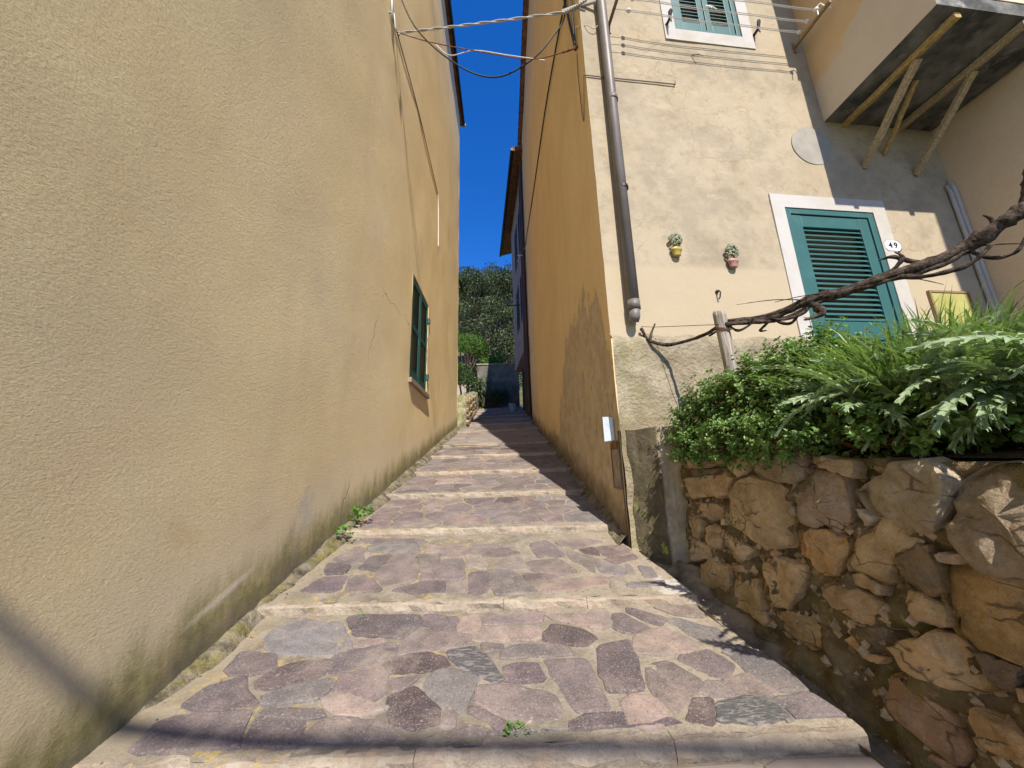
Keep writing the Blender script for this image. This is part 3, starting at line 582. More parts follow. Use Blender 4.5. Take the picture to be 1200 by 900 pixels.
far = MB(); far_c = []
def colj(c): 
    j = random.uniform(.88, 1.14); return tuple(x*j*random.uniform(.97, 1.03) for x in c)
for k in range(K0-3, len(YN)-1):
    # bed of mortar
    y0, y1 = YN[k], YN[k+1]; near = K0-1 <= k <= K0+4
    nx, ny = (70, 34) if near else (26, 10); bed = MB()
    for j in range(ny+1):
        t = j/ny; yc = y0+(y1-y0)*t; xa, xb = xl_edge(yc), xr_edge(yc)+(.06 if yc > 2.72 else 0.0)
        for i in range(nx+1):
            x = xa+(xb-xa)*i/nx; a = nose_y(k, x)+.03; b = nose_y(k+1, x)+.02; y = a+(b-a)*t
            bed.v.append((x, y, tread_z(k, x, y)+(fbm(x, y, k, 9, 3)*.006 if near else 0)))
    bed.f = [(j*(nx+1)+i, j*(nx+1)+i+1, (j+1)*(nx+1)+i+1, (j+1)*(nx+1)+i) for j in range(ny) for i in range(nx)]
    bed.build('mortar_bed', MORT, street, smooth=True)
    # pale stone edge of the step, in several lengths
    if k > K0-3:
        xa, xb = xl_edge(y0)+.02, xr_edge(y0)-(.0 if k != K0 else -.02)
        segs = {K0: [-.30,.52], K0+1: [-.02,.42], K0+2: [.55], K0+3: [-.22,.45]}.get(k, [random.uniform(-.7,-.2), random.uniform(.2,.5)] if k < K0+6 else [])
        cuts = [xa]+[c for c in segs]+[xb]
        for a, b in zip(cuts[:-1], cuts[1:]):
            m_ = MB(); nn = max(4, int((b-a)/.028)) if near else 4
            prof = [(.105,-.02),(.09,.005),(.05,.008),(.012,.006),(.0,-.004),(-.004,-.03),(.0,-.10)]
            for i in range(nn+1):
                x = a+.0012+(b-a-.0024)*i/nn; yy = nose_y(k, x); zt = .235*y0+.022
                for q, (dy, dz) in enumerate(prof):
                    e = 1 if 0 < q < 6 else .3
                    m_.v.append((x, yy+dy+fbm(x, q*.3, k*3.1, 9, 5)*.014*e, zt+dz+fbm(x, q*.3+5, k*3.1, 10, 5)*.008*e))
            P = len(prof); m_.f = [(i*P+q, i*P+q+1, (i+1)*P+q+1, (i+1)*P+q) for i in range(nn) for q in range(P-1)]
            m_.f += [tuple(range(P-1, -1, -1)), tuple(nn*P+q for q in range(P))]
            m_.build('step_edge', EDGE, street, smooth=False)
    # stones
    if k in (K0, K0+1):
        for c, poly in (PAVERS_0, PAVERS_1)[k-K0]:
            lo = [(x, min(max(y, nose_y(k, x)+.07), nose_y(k+1, x)+.004)) for x, y in poly]
            lo = [(min(max(x, XL+.05), xr_edge(y)+.06), y) for x, y in lo]
            cc = (sum(q[0] for q in lo)/len(lo), sum(q[1] for q in lo)/len(lo)); lo = shrink(lo, cc, -.0195)
            m_ = MB(); paver_mesh(m_, lo, k); m_.build('paving_stone', PAVERL if c in 's' else PAVER, street, smooth=False, color=colj(PCOL[c]))
    else:
        for poly in auto_cells(k):
            c = colj(PCOL[random.choice('ppppvvggktttbrrm' if k < K0+3 else 'pppvgkttttbbr')])
            if K0+1 < k < K0+6:
                m_ = MB(); paver_mesh(m_, poly, k, .08 if k < K0+4 else .16); m_.build('paving_stone', PAVER, street, color=c)
            else:
                paver_mesh(far, poly, k, .2); far_c += [c]*(len(far.v)-len(far_c))
PAVFAR = Mat('far_paving', .8, .25); PAVFAR.col(PAVFAR.mix(PAVFAR.math('MULTIPLY', PAVFAR.noise(12, 4), .4), PAVFAR.attr('tint'), (.40,.35,.31)))
fo = far.build('paving_stones', PAVFAR.m, street); fo['kind'] = 'stuff'
ca = fo.data.color_attributes.new('tint', 'FLOAT_COLOR', 'POINT'); ca.data.foreach_set('color', [x for c in far_c for x in (*c, 1)])
# raised oblong drain stone lying in the shade edge, small cover

# rubble footing along the left wall and dirt strip along the right wall
def strip(name, mat, xin, xout, y0, y1, zin, zout, amp, kind='structure', label=None, step=.03, nu=8):
    m_ = MB(); ny = int((y1-y0)/step)
    for j in range(ny+1):
        y = y0+(y1-y0)*j/ny
        for i in range(nu+1):
            t = i/nu; x = xin(y)+(xout(y)-xin(y))*t
            e = fbm(x, y, 3.3, 7, 4)*amp*math.sin(math.pi*min(1, t+.18))
            m_.v.append((x+fbm(x, y, 9, 9, 3)*amp*.5*(t > 0), y, .235*y+zin+(zout-zin)*t**2.2+e))
    m_.f = [(j*(nu+1)+i, j*(nu+1)+i+1, (j+1)*(nu+1)+i+1, (j+1)*(nu+1)+i) for j in range(ny) for i in range(nu)]
    if xin(0) > xout(0): m_.f = [f[::-1] for f in m_.f]
    o = m_.build(name, mat, street, smooth=True); return o
FOOT = m_noise2('crumbly_footing', (.06,.05,.035), (.23,.205,.15), 10, .97, det=6, extra=((.20,.18,.06), 5, .5, .7), bs=1.0, bd=.02, bscale=45)
strip('wall_footing', FOOT, lambda y: XL-.01, lambda y: XL+.11+.05*nz(0, y, 0, 3), -2.2, 10.6, .022, -.05, .022, step=.02)
strip('dirt_strip', FOOT, lambda y: XR+.03, lambda y: XR-.10+.03*nz(3, y, 0, 2), 2.79, 11, .07, -.055, .03)
# gutter between the paving and the garden wall
m_ = MB(); ny = 90; prof = [(0,.0),(.015,-.05),(.06,-.075),(.12,-.07),(.17,-.05),(.30,.02)]
for j in range(ny+1):
    y = -2.5+5.22*j/ny
    for (d, dz) in prof:
        m_.v.append((xr_edge(y)-.015+d*(1.0 if y < 2.3 else max(.35, (2.9-y)/.6))+fbm(d, y, 1, 6, 3)*.012, y, .235*y+.0+dz+fbm(d*3, y, 4, 5, 4)*.014))
P = len(prof); m_.f = [(j*P+i, j*P+i+1, (j+1)*P+i+1, (j+1)*P+i) for j in range(ny) for i in range(P-1)]
m_.build('gutter', DCONC, street, smooth=True)
# grit and dead leaves swept against both sides
m_ = MB()
for i in range(380):
    side = random.random() < .45; y = random.uniform(.6, 6.5) if side else random.uniform(.9, 2.7)
    x = XL+.03+abs(random.gauss(0, .07)) if side else xr_edge(y)-.02+random.uniform(-.02, .16)-abs(random.gauss(0, .05)); z = .235*y+(.0 if side else -.03)+.008; r_ = random.uniform(.002, .008)
    if side:
        for kk in range(K0-1, K0+5):
            if nose_y(kk, x) <= y < nose_y(kk+1, x): z = tread_z(kk, x, y)+.006
    n0 = len(m_.v)
    for d in ((1,0,0),(-1,0,0),(0,1,0),(0,-1,0),(0,0,.7),(0,0,-.7)): m_.v.append((x+d[0]*r_*random.uniform(.5, 1.3), y+d[1]*r_*random.uniform(.5, 1.3), z+d[2]*r_))
    m_.f += [tuple(n0+q for q in f) for f in ((0,2,4),(2,1,4),(1,3,4),(3,0,4),(2,0,5),(1,2,5),(3,1,5),(0,3,5))]
o = m_.build('grit', m_noise2('grit', (.13,.105,.075), (.28,.24,.19), 60, .95, bs=0), street); o['kind'] = 'stuff'

# ------------------------------------------------------------------ walls as grids with real openings
def grid_wall(mb, us, zs, P, holes, amp=.006, sc=1.5, depth=.1, seed=0.0, zfun=None):
    us = sorted(set([round(u, 4) for u in us]+[round(h[i], 4) for h in holes for i in (0, 1)]))
    zs = sorted(set([round(z, 4) for z in zs]+[round(h[i], 4) for h in holes for i in (2, 3)]))
    idx = {}
    def vid(i, j):
        if (i, j) not in idx:
            u, z = us[i], zs[j]; d = fbm(u, z, seed, sc, 3)*amp
            idx[(i, j)] = len(mb.v); mb.v.append(tuple(P(u, d, z)))
        return idx[(i, j)]
    for i in range(len(us)-1):
        for j in range(len(zs)-1):
            uc, zc = (us[i]+us[i+1])/2, (zs[j]+zs[j+1])/2
            if any(h[0] < uc < h[1] and h[2] < zc < h[3] for h in holes): continue
            mb.f.append((vid(i, j), vid(i+1, j), vid(i+1, j+1), vid(i, j+1)))
    for (a, b, c, d) in holes:
        q = [(a, c), (b, c), (b, d), (a, d)]
        for t in range(4):
            (u0, z0), (u1, z1) = q[t], q[(t+1) % 4]
            mb.add([P(u0, .0, z0), P(u0, -depth, z0), P(u1, -depth, z1), P(u1, .0, z1)], [(0, 1, 2, 3)])
        mb.add([P(a-.02, -depth, c-.02), P(b+.02, -depth, c-.02), P(b+.02, -depth, d+.02), P(a-.02, -depth, d+.02)], [(0, 1, 2, 3)])
def lin(a, b, st): n = max(1, int(round((b-a)/st))); return [a+(b-a)*i/n for i in range(n+1)]

def shutter(parent, P, u0, u1, z0, z1, mat, rails, pitch=.045, stile=.07, thick=.035, o=0.0, name='shutter', slats_single=True, hinge=None):
    """louvred leaf: stiles and rails are the part, every slat a sub-part"""
    m_ = MB(); T = lambda u, oo, z: P(u, oo, z)
    m_.box(u0, u0+stile, o-thick, o, z0, z1, T); m_.box(u1-stile, u1, o-thick, o, z0, z1, T)
    rr = sorted(rails)
    for (a, b) in rr: m_.box(u0+stile, u1-stile, o-thick, o-.002, a, b, T)
    part = m_.build(name, mat, parent, bevel=.004)
    first = None; many = MB()
    for (a0, a1), (b0, b1) in zip(rr[:-1], rr[1:]):
        z = a1+pitch*.5
        while z < b0-pitch*.3:
            s = many if not slats_single else MB()
            h = pitch*.62
            p = [(u0+stile, o-thick+.004, z+h*.55), (u1-stile, o-thick+.004, z+h*.55), (u1-stile, o-.006, z-h*.5), (u0+stile, o-.006, z-h*.5)]
            q = [(a, b, c+.009) for a, b, c in p]
            s.hexa([T(*x) for x in p]+[T(*x) for x in q])
            if slats_single:
                if first is None:
                    first = s.build('slat', mat, part); z_first = z
                else:
                    c = first.copy(); COL.objects.link(c); c.parent = part; c.location = (0, 0, z-z_first)
            z += pitch
    if not slats_single: so = many.build('slats', mat, part); so['kind'] = 'stuff'
    return part

# ------------------------------------------------------------------ left house
lh = thing('sand_house', (-4.5, 4, .9), 'tall sand coloured stucco house filling the left side of the alley', 'house')
WL = (5.12, 6.30, 2.56, 4.23)
m_ = MB()
PL = lambda y, o, z: (XL+o, y, z)
grid_wall(m_, lin(-5, 10.6, .14), lin(-2.0, 13.7, .14), PL, [WL], amp=.010, sc=1.1, depth=.075, seed=2.0)
m_.f = [f[::-1] for f in m_.f]
z0, z1 = -2.0, 13.7
m_.add([(XL,10.6,z0),(-8,10.6,z0),(-8,10.6,z1),(XL,10.6,z1),(-8,-5,z0),(-8,-5,z1),(XL,-5,z0),(XL,-5,z1)], [(0,1,2,3),(1,4,5,2),(4,6,7,5)])
m_.build('wall', LEFT, lh, smooth=True)
roof = MB(); roof.box(-8.2, XL+.075, -5.2, 10.88, 13.62, 13.72)
for i in range(int(16.1/.2)):
    y = -5.2+.2*i+.1; roof.tube([(XL+.13, y, 13.735), (-4.7, y, 14.85)], .085, 6)
roof.build('roof', TILE, lh)
mb = MB(); mb.tube([(XL+.115, -5.2, 13.66), (XL+.115, 10.9, 13.66)], .05, 8); mb.build('roof_gutter', IRON, lh)
mb = MB(); mb.tube([(XL+.04,10.9,13.66),(XL+.19,10.9,13.66)],.055,8); mb.build('gutter_end', GREYC, lh)
for (a, b) in ((WL[0]+.03, 5.70), (5.72, WL[1]-.03)):
    shutter(lh, PL, a, b, WL[2]+.03, WL[3]-.02, DTEAL, [(WL[2]+.03, WL[2]+.15), (WL[2]+.80, WL[2]+.88), (WL[3]-.12, WL[3]-.02)], .05, .07, .035, -.004)
mb = MB(); mb.box(WL[0]-.05, WL[1]+.05, -.07, .05, WL[2]-.085, WL[2]-.012, PL); mb.build('window_sill', m_noise2('brick_sill', (.22,.165,.125), (.32,.26,.205), 10, .9), lh, bevel=.006)
for z in (WL[2]+.3, WL[3]-.3): mb = MB(); mb.box(WL[1]-.02, WL[1]+.035, -.03, .03, z-.05, z+.05, PL); mb.build('shutter_hinge', DTEAL, lh)
mb = MB(); mb.tube([LP(.0, 4.95, 12.06), LP(.36, 4.95, 12.06)], [.035, .02], 8); mb.tube([LP(.02, 4.95, 11.9), LP(.02, 4.95, 12.2)], .02, 6); mb.build('wall_bracket', IRON, lh)

# ------------------------------------------------------------------ corner house on the right
ch = thing('corner_house', (2.6, 4.5, .8), 'corner house with shaded ochre alley side and sunlit cream front', 'house')
ZT = 13.0
m_ = MB(); PR = lambda y, o, z: (XR-o, y, z)
RW1 = (8.9, 9.75, 9.9, 11.6); RW2 = (8.9, 9.75, 6.4, 8.0)
grid_wall(m_, lin(2.76, 11.0, .13), lin(0.2, ZT, .14), lambda y, o, z: (XR-(o if y > 2.77 else 0), y+((.012*fbm(0, 0, z, 5, 4)+(.02*nz(1, 2, z, 6) if z < 2.3 else 0)) if y < 2.77 else 0), z), [], amp=.008, sc=1.3, seed=5.0)
m_.build('alley_wall', OCHRE, ch, smooth=True)
m_ = MB(); m_.box(XR+.02, XR+5, 10.97, 11.0, .5, ZT); m_.build('back_wall', OCHRE, ch)
DOOR = (1.838, 2.798, 1.35, 3.571); WIN = (1.035, 1.812, 5.72, 7.05)
m_ = MB(); PF = lambda u, o, z: FP(u, o, z)
grid_wall(m_, lin(0.0, 3.86, .13), lin(2.22, ZT, .14), PF, [(*DOOR[:2], 2.22, DOOR[3]), WIN], amp=.006, sc=1.4, depth=.09, seed=8.0)
m_.build('front_wall', CREAM, ch, smooth=True)
m_ = MB(); 
def base_P(u, o, z): return FP(u, o+.035+.02*fbm(u, z, 4, 4, 4)-(.0 if z < 2.26 else .05), z+.03*nz(u, 0, 7, 3))
grid_wall(m_, lin(-.006, 3.86, .05), lin(.3, 2.27, .06), base_P, [(DOOR[0]-.005, DOOR[1]+.005, 1.3, 2.27)], amp=.006, sc=6, depth=.09, seed=11)
m_.build('plinth', BASEP, ch, smooth=True)
m_ = MB(); m_.box(-.12, 4.1, .0, .12, ZT-.02, ZT+.1, PF); m_.add([(XR-.14,2.5,ZT+.08),(XR-.14,11.2,ZT+.08),(XR+3,11.2,ZT+1.1),(XR+3,2.5,ZT+1.1)],[(0,1,2,3)])
m_.box(XR-.10, XR+.02, 2.6, 11.15, ZT-.06, ZT+.06)
for i in range(43):
    y = 2.6+.2*i; m_.tube([(XR-.12, y, ZT+.085), (XR+1.2, y, ZT+.5)], .08, 6)
m_.build('roof', TILE, ch)
# white surrounds
def surround(u0, u1, z0, z1, hole, name):
    m_ = MB(); a, b, c, d = hole; o = .012
    m_.box(u0, a, -.01, o, z0, z1, PF); m_.box(b, u1, -.01, o, z0, z1, PF); m_.box(a, b, -.01, o-.001, d, z1, PF)
    if z0 < c: m_.box(a, b, -.01, o-.001, z0, c, PF)
    return m_.build(name, TRIM, ch)
surround(1.707, 2.943, 2.2, 3.712, DOOR, 'door_surround'); surround(.91, 1.94, 5.565, 7.2, WIN, 'window_surround')
# door no. 49
m_ = MB(); a, b, c, d = DOOR
m_.box(a+.002, a+.06, -.07, .004, c, d-.002, PF); m_.box(b-.06, b-.002, -.07, .004, c, d-.002, PF); m_.box(a+.06, b-.06, -.07, .003, d-.06, d-.002, PF)
m_.build('door_frame', TEAL, ch, bevel=.004)
shutter(ch, PF, a+.065, b-.065, c, d-.065, TEAL, [(c, c+.2), (2.26, 2.42), (d-.19, d-.065)], .0505, .105, .04, -.008, 'door_leaf')
a, b, c, d = WIN
m_ = MB(); m_.box(a+.002, a+.05, -.07, .0, c, d-.002, PF); m_.box(b-.05, b-.002, -.07, .0, c, d-.002, PF); m_.box(a+.05, b-.05, -.07, -.002, d-.05, d-.002, PF); m_.box(a+.05, b-.05, -.07, -.002, c+.002, c+.05, PF)
m_.build('window_frame', TEAL, ch, bevel=.004)
mid = (a+b)/2
for (p, q) in ((a+.055, mid-.006), (mid+.006, b-.055)):
    shutter(ch, PF, p, q, c+.055, d-.055, TEAL, [(c+.055, c+.16), (c+.62, c+.69), (d-.15, d-.055)], .05, .065, .035, -.01)
for u, z in ((.945, 5.76), (1.955, 5.765)):
    m_ = MB(); m_.tube([FP(u, 0, z), FP(u, .07, z), FP(u+.005, .09, z+.07), FP(u+.01, .085, z+.1)], [.014, .016, .022, .012], 6, jit=.2); m_.tube([FP(u, .075, z), FP(u, .085, z-.07)], [.014, .006], 6)
    m_.build('shutter_stop', IRON, ch)
# downpipe
m_ = MB(); m_.tube([FP(.21, .075, ZT), FP(.215, .075, 9), FP(.205, .075, 5.2), FP(.19, .075, 2.44)], .046, 16); m_.tube([FP(.19, .075, 2.52), FP(.19, .075, 2.44)], .050, 16); m_.tube([FP(.208, .075, 4.62), FP(.208, .075, 4.57)], .050, 16)
dp = m_.build('downpipe', PIPE, ch, smooth=False)
dp.data.polygons.foreach_set('use_smooth', [len(p.vertices) == 4 for p in dp.data.polygons])
m_ = MB(); m_.tube([FP(.19, .075, 2.45), FP(.187, .072, 2.38), FP(.183, .055, 2.345)], [.044, .044, .04], 14); m_.build('pipe_end', PIPE, dp, smooth=True)
for z in (3.6, 5.9, 8.2):
    m_ = MB(); m_.tube([FP(.206, .075, z-.012), FP(.206, .075, z+.012)], .052, 14); m_.box(.185, .225, .0, .03, z-.01, z+.01, PF); m_.build('pipe_clip', IRON, dp)
# wing on the right and balcony
m_ = MB()
def PW(v, o, z): return FP(3.85-o, v, z)
grid_wall(m_, lin(-.02, 3.4, .15), lin(.3, ZT, .15), PW, [], amp=.008, sc=1.2, seed=14.0)
m_.f = [f[::-1] for f in m_.f]; m_.add([FP(3.85, 3.4, .3), FP(6.5, 3.4, .3), FP(6.5, 3.4, ZT), FP(3.85, 3.4, ZT)], [(0, 1, 2, 3)])
m_.build('wing_wall', PEACH, ch, smooth=True)
bal = None
B0, BD, BZ = 2.545, .99, 4.664
PB = lambda u, o, z: FP(u-.055*max(0, min(o, 1)), o, z)        # the balcony widens a little outwards
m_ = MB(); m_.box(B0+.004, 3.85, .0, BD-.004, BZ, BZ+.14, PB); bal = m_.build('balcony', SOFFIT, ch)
m_ = MB(); m_.box(B0, B0+.1, .0, BD, BZ+.141, 6.45, PB); m_.box(B0, B0+.003, .0, BD, BZ-.004, BZ+.141, PB); m_.box(B0+.1, 3.86, BD-.1, BD+.002, BZ+.141, 6.45, PB); m_.build('parapet', BALC, bal)
m_ = MB(); m_.box(B0-.095, 3.86, -.01, BD+.03, 6.45, 8.9, PB); m_.build('veranda', PEACH, bal)
def beam(p, q, wd, mat, name='prop', hh=None):
    m_ = MB(); p, q = Vector(p), Vector(q); t = (q-p).normalized(); s = t.cross(Vector((0,0,1))).normalized(); u = s.cross(t).normalized(); hh = hh or wd; n_ = 10; vs = []
    for i in range(n_+1):
        c = p+(q-p)*i/n_+s*fbm(i*.4, p.x, 0, 1, 2)*.006+u*fbm(i*.4, p.x, 5, 1, 2)*.006; k_ = 1+.05*nz(i*.7, p.x*3, 1)
        for a, b in ((-1,-.7),(-.7,-1),(.7,-1),(1,-.7),(1,.7),(.7,1),(-.7,1),(-1,.7)): vs.append(c+(s*a*wd/2+u*b*hh/2)*k_)
    m_.add(vs, [(i*8+k, i*8+(k+1)%8, (i+1)*8+(k+1)%8, (i+1)*8+k) for i in range(n_) for k in range(8)]+[tuple(range(8)), tuple(n_*8+k for k in range(8))])
    return m_.build(name, mat, bal)
beam((3.641, 3.03, 4.63), (3.672, 2.06, 4.63), .056, PROPY, 'joist'); beam((4.27, 3.08, 4.63), (4.315, 2.11, 4.63), .06, PROP, 'joist')
beam(FP(2.864, .0, 4.11), (3.678, 2.36, 4.60), .053, PROP); beam(FP(3.458, .0, 4.075), (4.318, 2.46, 4.60), .053, PROP); beam(FP(3.149, .0, 4.29), (3.93, 2.58, 4.655), .036, PROPY)
for u, z, w_ in ((3.825, 4.0, .022), (3.775, 3.95, .018), (3.80, 3.72, .012)):
    m_ = MB(); m_.tube([FP(u, w_+.005, .6), FP(u, w_+.005, z-.1), FP(u-.005, w_*.6, z)], w_, 10); m_.build('conduit', GREYPIPE, ch, smooth=True)
m_ = MB(); m_.tube([FP(2.32, -.01, 4.325), FP(2.32, .008, 4.325)], .225, 48); m_.build('cement_patch', DISC, ch)
# panel for the meters
m_ = MB(); m_.box(3.15, 3.56, .0, .02, 2.36, 2.72, PF); mp_ = m_.build('meter_panel', YGREEN, ch, bevel=.004)
m_ = MB(); m_.box(3.13, 3.15, .0, .026, 2.34, 2.74, PF); m_.box(3.56, 3.58, .0, .026, 2.34, 2.74, PF); m_.box(3.15, 3.56, .0, .026, 2.72, 2.74, PF); m_.build('frame', OLIVEM, mp_)

# ------------------------------------------------------------------ small things on the corner house
t = thing('meter_box', (XR, 2.95, 1.1), 'metal meter box with a tilted pale blue lid on the ochre wall', 'meter box')
m_ = MB(); m_.hexa([(.872,2.875,1.415),(.796,2.90,1.405),(.797,2.908,1.405),(.873,2.883,1.415),(.874,2.885,1.60),(.80,2.915,1.605),(.801,2.923,1.605),(.875,2.893,1.60)]); m_.build('lid', ZINC, t, bevel=.002)
m_ = MB(); m_.box(XR-.009, XR+.01, 2.80, 2.985, 1.06, 1.355); m_.build('door_plate', m_noise2('stained_sheet', (.20,.165,.115), (.33,.28,.20), 9, .6), t)
m_ = MB(); m_.box(XR-.014, XR+.01, 2.785, 2.80, 1.045, 1.37); m_.box(XR-.014, XR+.01, 2.985, 3.0, 1.045, 1.37); m_.box(XR-.014, XR+.01, 2.80, 2.985, 1.045, 1.06); m_.build('frame', BROWNM, t)
m_ = MB(); m_.box(XR-.02, XR, 2.82, 2.98, 1.345, 1.405); m_.build('hinge', RUST, t, bevel=.006)

t = thing('house_number_plate', FP(2.9, .01, 3.2), 'white enamel plate with dark blue number 49 beside the teal door', 'house number')
m_ = MB(); ring = []
def plate(w_, h_, o0, o1, cu=2.905, cz=3.207):
    c = .03; pts = [(-w_+c,-h_),(w_-c,-h_),(w_,-h_+c),(w_,h_-c),(w_-c,h_),(-w_+c,h_),(-w_,h_-c),(-w_,-h_+c)]
    m_ = MB(); n = 8; m_.add([FP(cu+a, o0, cz+b) for a, b in pts]+[FP(cu+a, o1, cz+b) for a, b in pts], [(i,(i+1)%n,n+(i+1)%n,n+i) for i in range(n)]+[tuple(range(n,2*n))]); return m_
plate(.094, .062, 0, .012).build('rim', BLUE, t); plate(.087, .055, 0, .0145).build('plate', ENAMEL, t)
fc = bpy.data.curves.new('number', 'FONT'); fc.body = '49'; fc.size = .085; fc.align_x = 'CENTER'; fc.align_y = 'CENTER'; fc.extrude = .001; fc.offset = .0012; fc.space_character = 1.35
tmp = bpy.data.objects.new('tmp', fc); COL.objects.link(tmp); fm = bpy.data.meshes.new_from_object(tmp); bpy.data.objects.remove(tmp)
fm.materials.clear(); fm.materials.append(BLUE); fo = bpy.data.objects.new('number', fm); COL.objects.link(fo); fo.parent = t
fo.location = Vector(FP(2.905, .0165, 3.207))-Vector(t.location); fo.rotation_euler = (R(90), 0, FA)

def ornament(u, z, potmat, label, ball):
    t = thing('wall_ornament', FP(u, .0, z-.09), label, 'wall ornament', 'ceramic potted trees on the cream wall')
    def lathe(prof, n=14):
        m_ = MB()
        for (r_, h) in prof:
            for k in range(n): m_.v.append(FP(u+r_*math.cos(math.pi*2*k/n), max(.0, .008+r_*.55*math.sin(math.pi*2*k/n)+.02), z+h))
        m_.f = [(i*n+k, i*n+(k+1)%n, (i+1)*n+(k+1)%n, (i+1)*n+k) for i in range(len(prof)-1) for k in range(n)]+[tuple(range(n-1,-1,-1)), tuple((len(prof)-1)*n+k for k in range(n))]
        return m_
    lathe([(.03,-.095),(.036,-.085),(.044,-.045),(.05,-.042),(.052,-.02),(.046,-.016)]).build('pot', potmat, t, smooth=True)
    lathe([(.01,-.02),(.009,.03)]).build('stem', TWIG, t)
    m_ = MB(); cz = .065
    for i in range(70):
        a, b = random.uniform(0, 6.283), random.uniform(-1, 1); rr = math.sqrt(1-b*b)
        sx = (.056 if ball else .056*(1-.45*max(0, b)))
        c = (u+rr*math.cos(a)*sx, .03+.03*rr*abs(math.sin(a)), z+cz+b*(.056 if ball else .072)); q = .0145
        p = [Vector(FP(c[0]+dx, max(.003, c[1]+dy), c[2]+dz)) for dx, dy, dz in ((-q,0,0),(q,0,0),(0,-q,0),(0,q,0),(0,0,-q),(0,0,q))]
        m_.add(p, [(0,2,4),(2,1,4),(1,3,4),(3,0,4),(2,0,5),(1,2,5),(3,1,5),(0,3,5)])
    m_.build('crown', CERG, t, smooth=True)
ornament(.662, 3.075, YPOT, 'ceramic round topiary tree in a yellow pot on the cream wall', True)
ornament(1.182, 2.985, PPOT, 'ceramic leafy plant in a pink pot on the cream wall nearer the door', False)
m_ = MB(); m_.tube([FP(.995,0,2.66),FP(.995,.035,2.66),FP(.996,.045,2.64),FP(.997,.03,2.60),FP(.997,.012,2.59)], .006, 6); m_.tube([FP(.995,.0,2.66),FP(.995,.018,2.665)], .014, 8)
tag(m_.build('wall_hook', IRON), 'small dark iron hook in the cream wall above the grey plinth', 'hook')
m_ = MB(); m_.tube([FP(-.02,.012,4.95),FP(.2,.012,4.945),FP(.5,.014,4.945),FP(.92,.014,4.945)], .006, 6); m_.tube([FP(.92,.0,4.945),FP(.92,.02,4.945),FP(.925,.02,4.98)], .006, 6)
tag(m_.build('wall_rod', BROWNM), 'thin iron rod fixed flat along the cream wall by the downpipe', 'rod')

t = thing('clothes_line', FP(1.35, 0, 5.66), 'clothes line of white wires on two iron arms under the upper window', 'clothes line')
m_ = MB(); m_.box(.285, .308, -.02, .60, 5.64, 5.672, PF); m_.box(.28, .312, .0, .012, 5.55, 5.76, PF); m_.build('arm', BROWNM, t)
m_ = MB(); m_.box(2.412, 2.436, -.02, .42, 5.64, 5.672, PF); m_.box(2.406, 2.44, .0, .012, 5.58, 5.72, PF); m_.build('arm', OLIVEM, t)
for D in (.145, .24, .34):
    m_ = MB()
    for dz in (-.011, .011):
        m_.tube([FP(.45+1.89*i/12, D+.004*math.sin(i), 5.66+dz-.018*math.sin(math.pi*i/12)) for i in range(13)], .0035, 5)
    m_.tube([FP(.30,D,5.66),FP(.45,D,5.66)], .003, 5); m_.build('wire', WHITE, t)
    for u in (.45, 2.35):
        m_ = MB(); m_.tube([FP(u-.02,D,5.66),FP(u-.008,D,5.66),FP(u+.008,D,5.66),FP(u+.02,D,5.66)], [.012,.02,.02,.012], 10); m_.build('pulley', WHITE, t, smooth=True)
m_ = MB(); m_.tube([FP(2.35,.34,5.68),FP(2.39,.36,5.72),FP(2.43,.37,5.66),FP(2.46,.39,5.62)], .006, 6); m_.build('cord', WHITE, t)
m_ = MB(); m_.tube([FP(2.36,.34,5.68),FP(2.345,.35,5.60),FP(2.34,.35,5.57)], .005, 6); m_.build('cord', WHITE, t)
m_ = MB(); m_.tube([FP(1.20,.26,5.65),FP(1.22,.28,5.62),FP(1.24,.29,5.585)], .005, 6); m_.build('cord', WHITE, t)
m_ = MB(); m_.tube([FP(1.20,.26,5.66),FP(1.28,.25,5.68),FP(1.33,.245,5.655)], .005, 6); m_.build('cord', WHITE, t)

# ------------------------------------------------------------------ cables across the alley
def strand(path, r_, tw, n=2, seg=160, sag=0.0):
    pts = [Vector(p) for p in path]; out = [[] for _ in range(n)]
    for i in range(seg+1):
        t = i/seg*(len(pts)-1); j = min(int(t), len(pts)-2); c = pts[j].lerp(pts[j+1], t-j); d = (pts[j+1]-pts[j]).normalized(); c.z -= sag*4*(i/seg)*(1-i/seg)
        s = d.orthogonal().normalized(); b = d.cross(s)
        for k in range(n):
            a = i*tw+2*math.pi*k/n; out[k].append(c+(s*math.cos(a)+b*math.sin(a))*r_)
    return out
KR = Vector(FP(.06, .06, 5.89))
t = thing('twisted_cable', LP(.05, 3.5, 6.9), 'grey twisted power cable strung straight across the alley', 'cable')
for q in strand([LP(.10, 3.62, 6.86), (XR-.15, 2.80, 5.90), KR], .0075, .42, 2, 150, .03):
    m_ = MB(); m_.tube(q, .0075, 6); m_.build('strand', GREYC, t, smooth=True)
m_ = MB(); m_.tube([LP(.0,3.45,6.94),LP(.06,3.46,6.93),LP(.07,3.5,6.78),LP(.10,3.55,6.70),LP(.09,3.62,6.86)], .012, 8); m_.tube([LP(.01,3.44,7.4),LP(.03,3.45,7.1),LP(.04,3.46,6.85)], .016, 8); m_.build('wall_clamp', GREYC, t, smooth=True)
m_ = MB(); m_.tube([(XR-.17,2.82,5.90),(XR-.02,2.77,5.895)], .024, 8); m_.tube([(XR-.02,2.77,5.895), FP(.17,.06,5.89)], .016, 8); m_.build('anchor', GREYPIPE, t)
t = thing('wall_bracket', (XR, 2.9, 5.6), 'thin dark triangular iron bracket on the ochre wall near the corner', 'bracket')
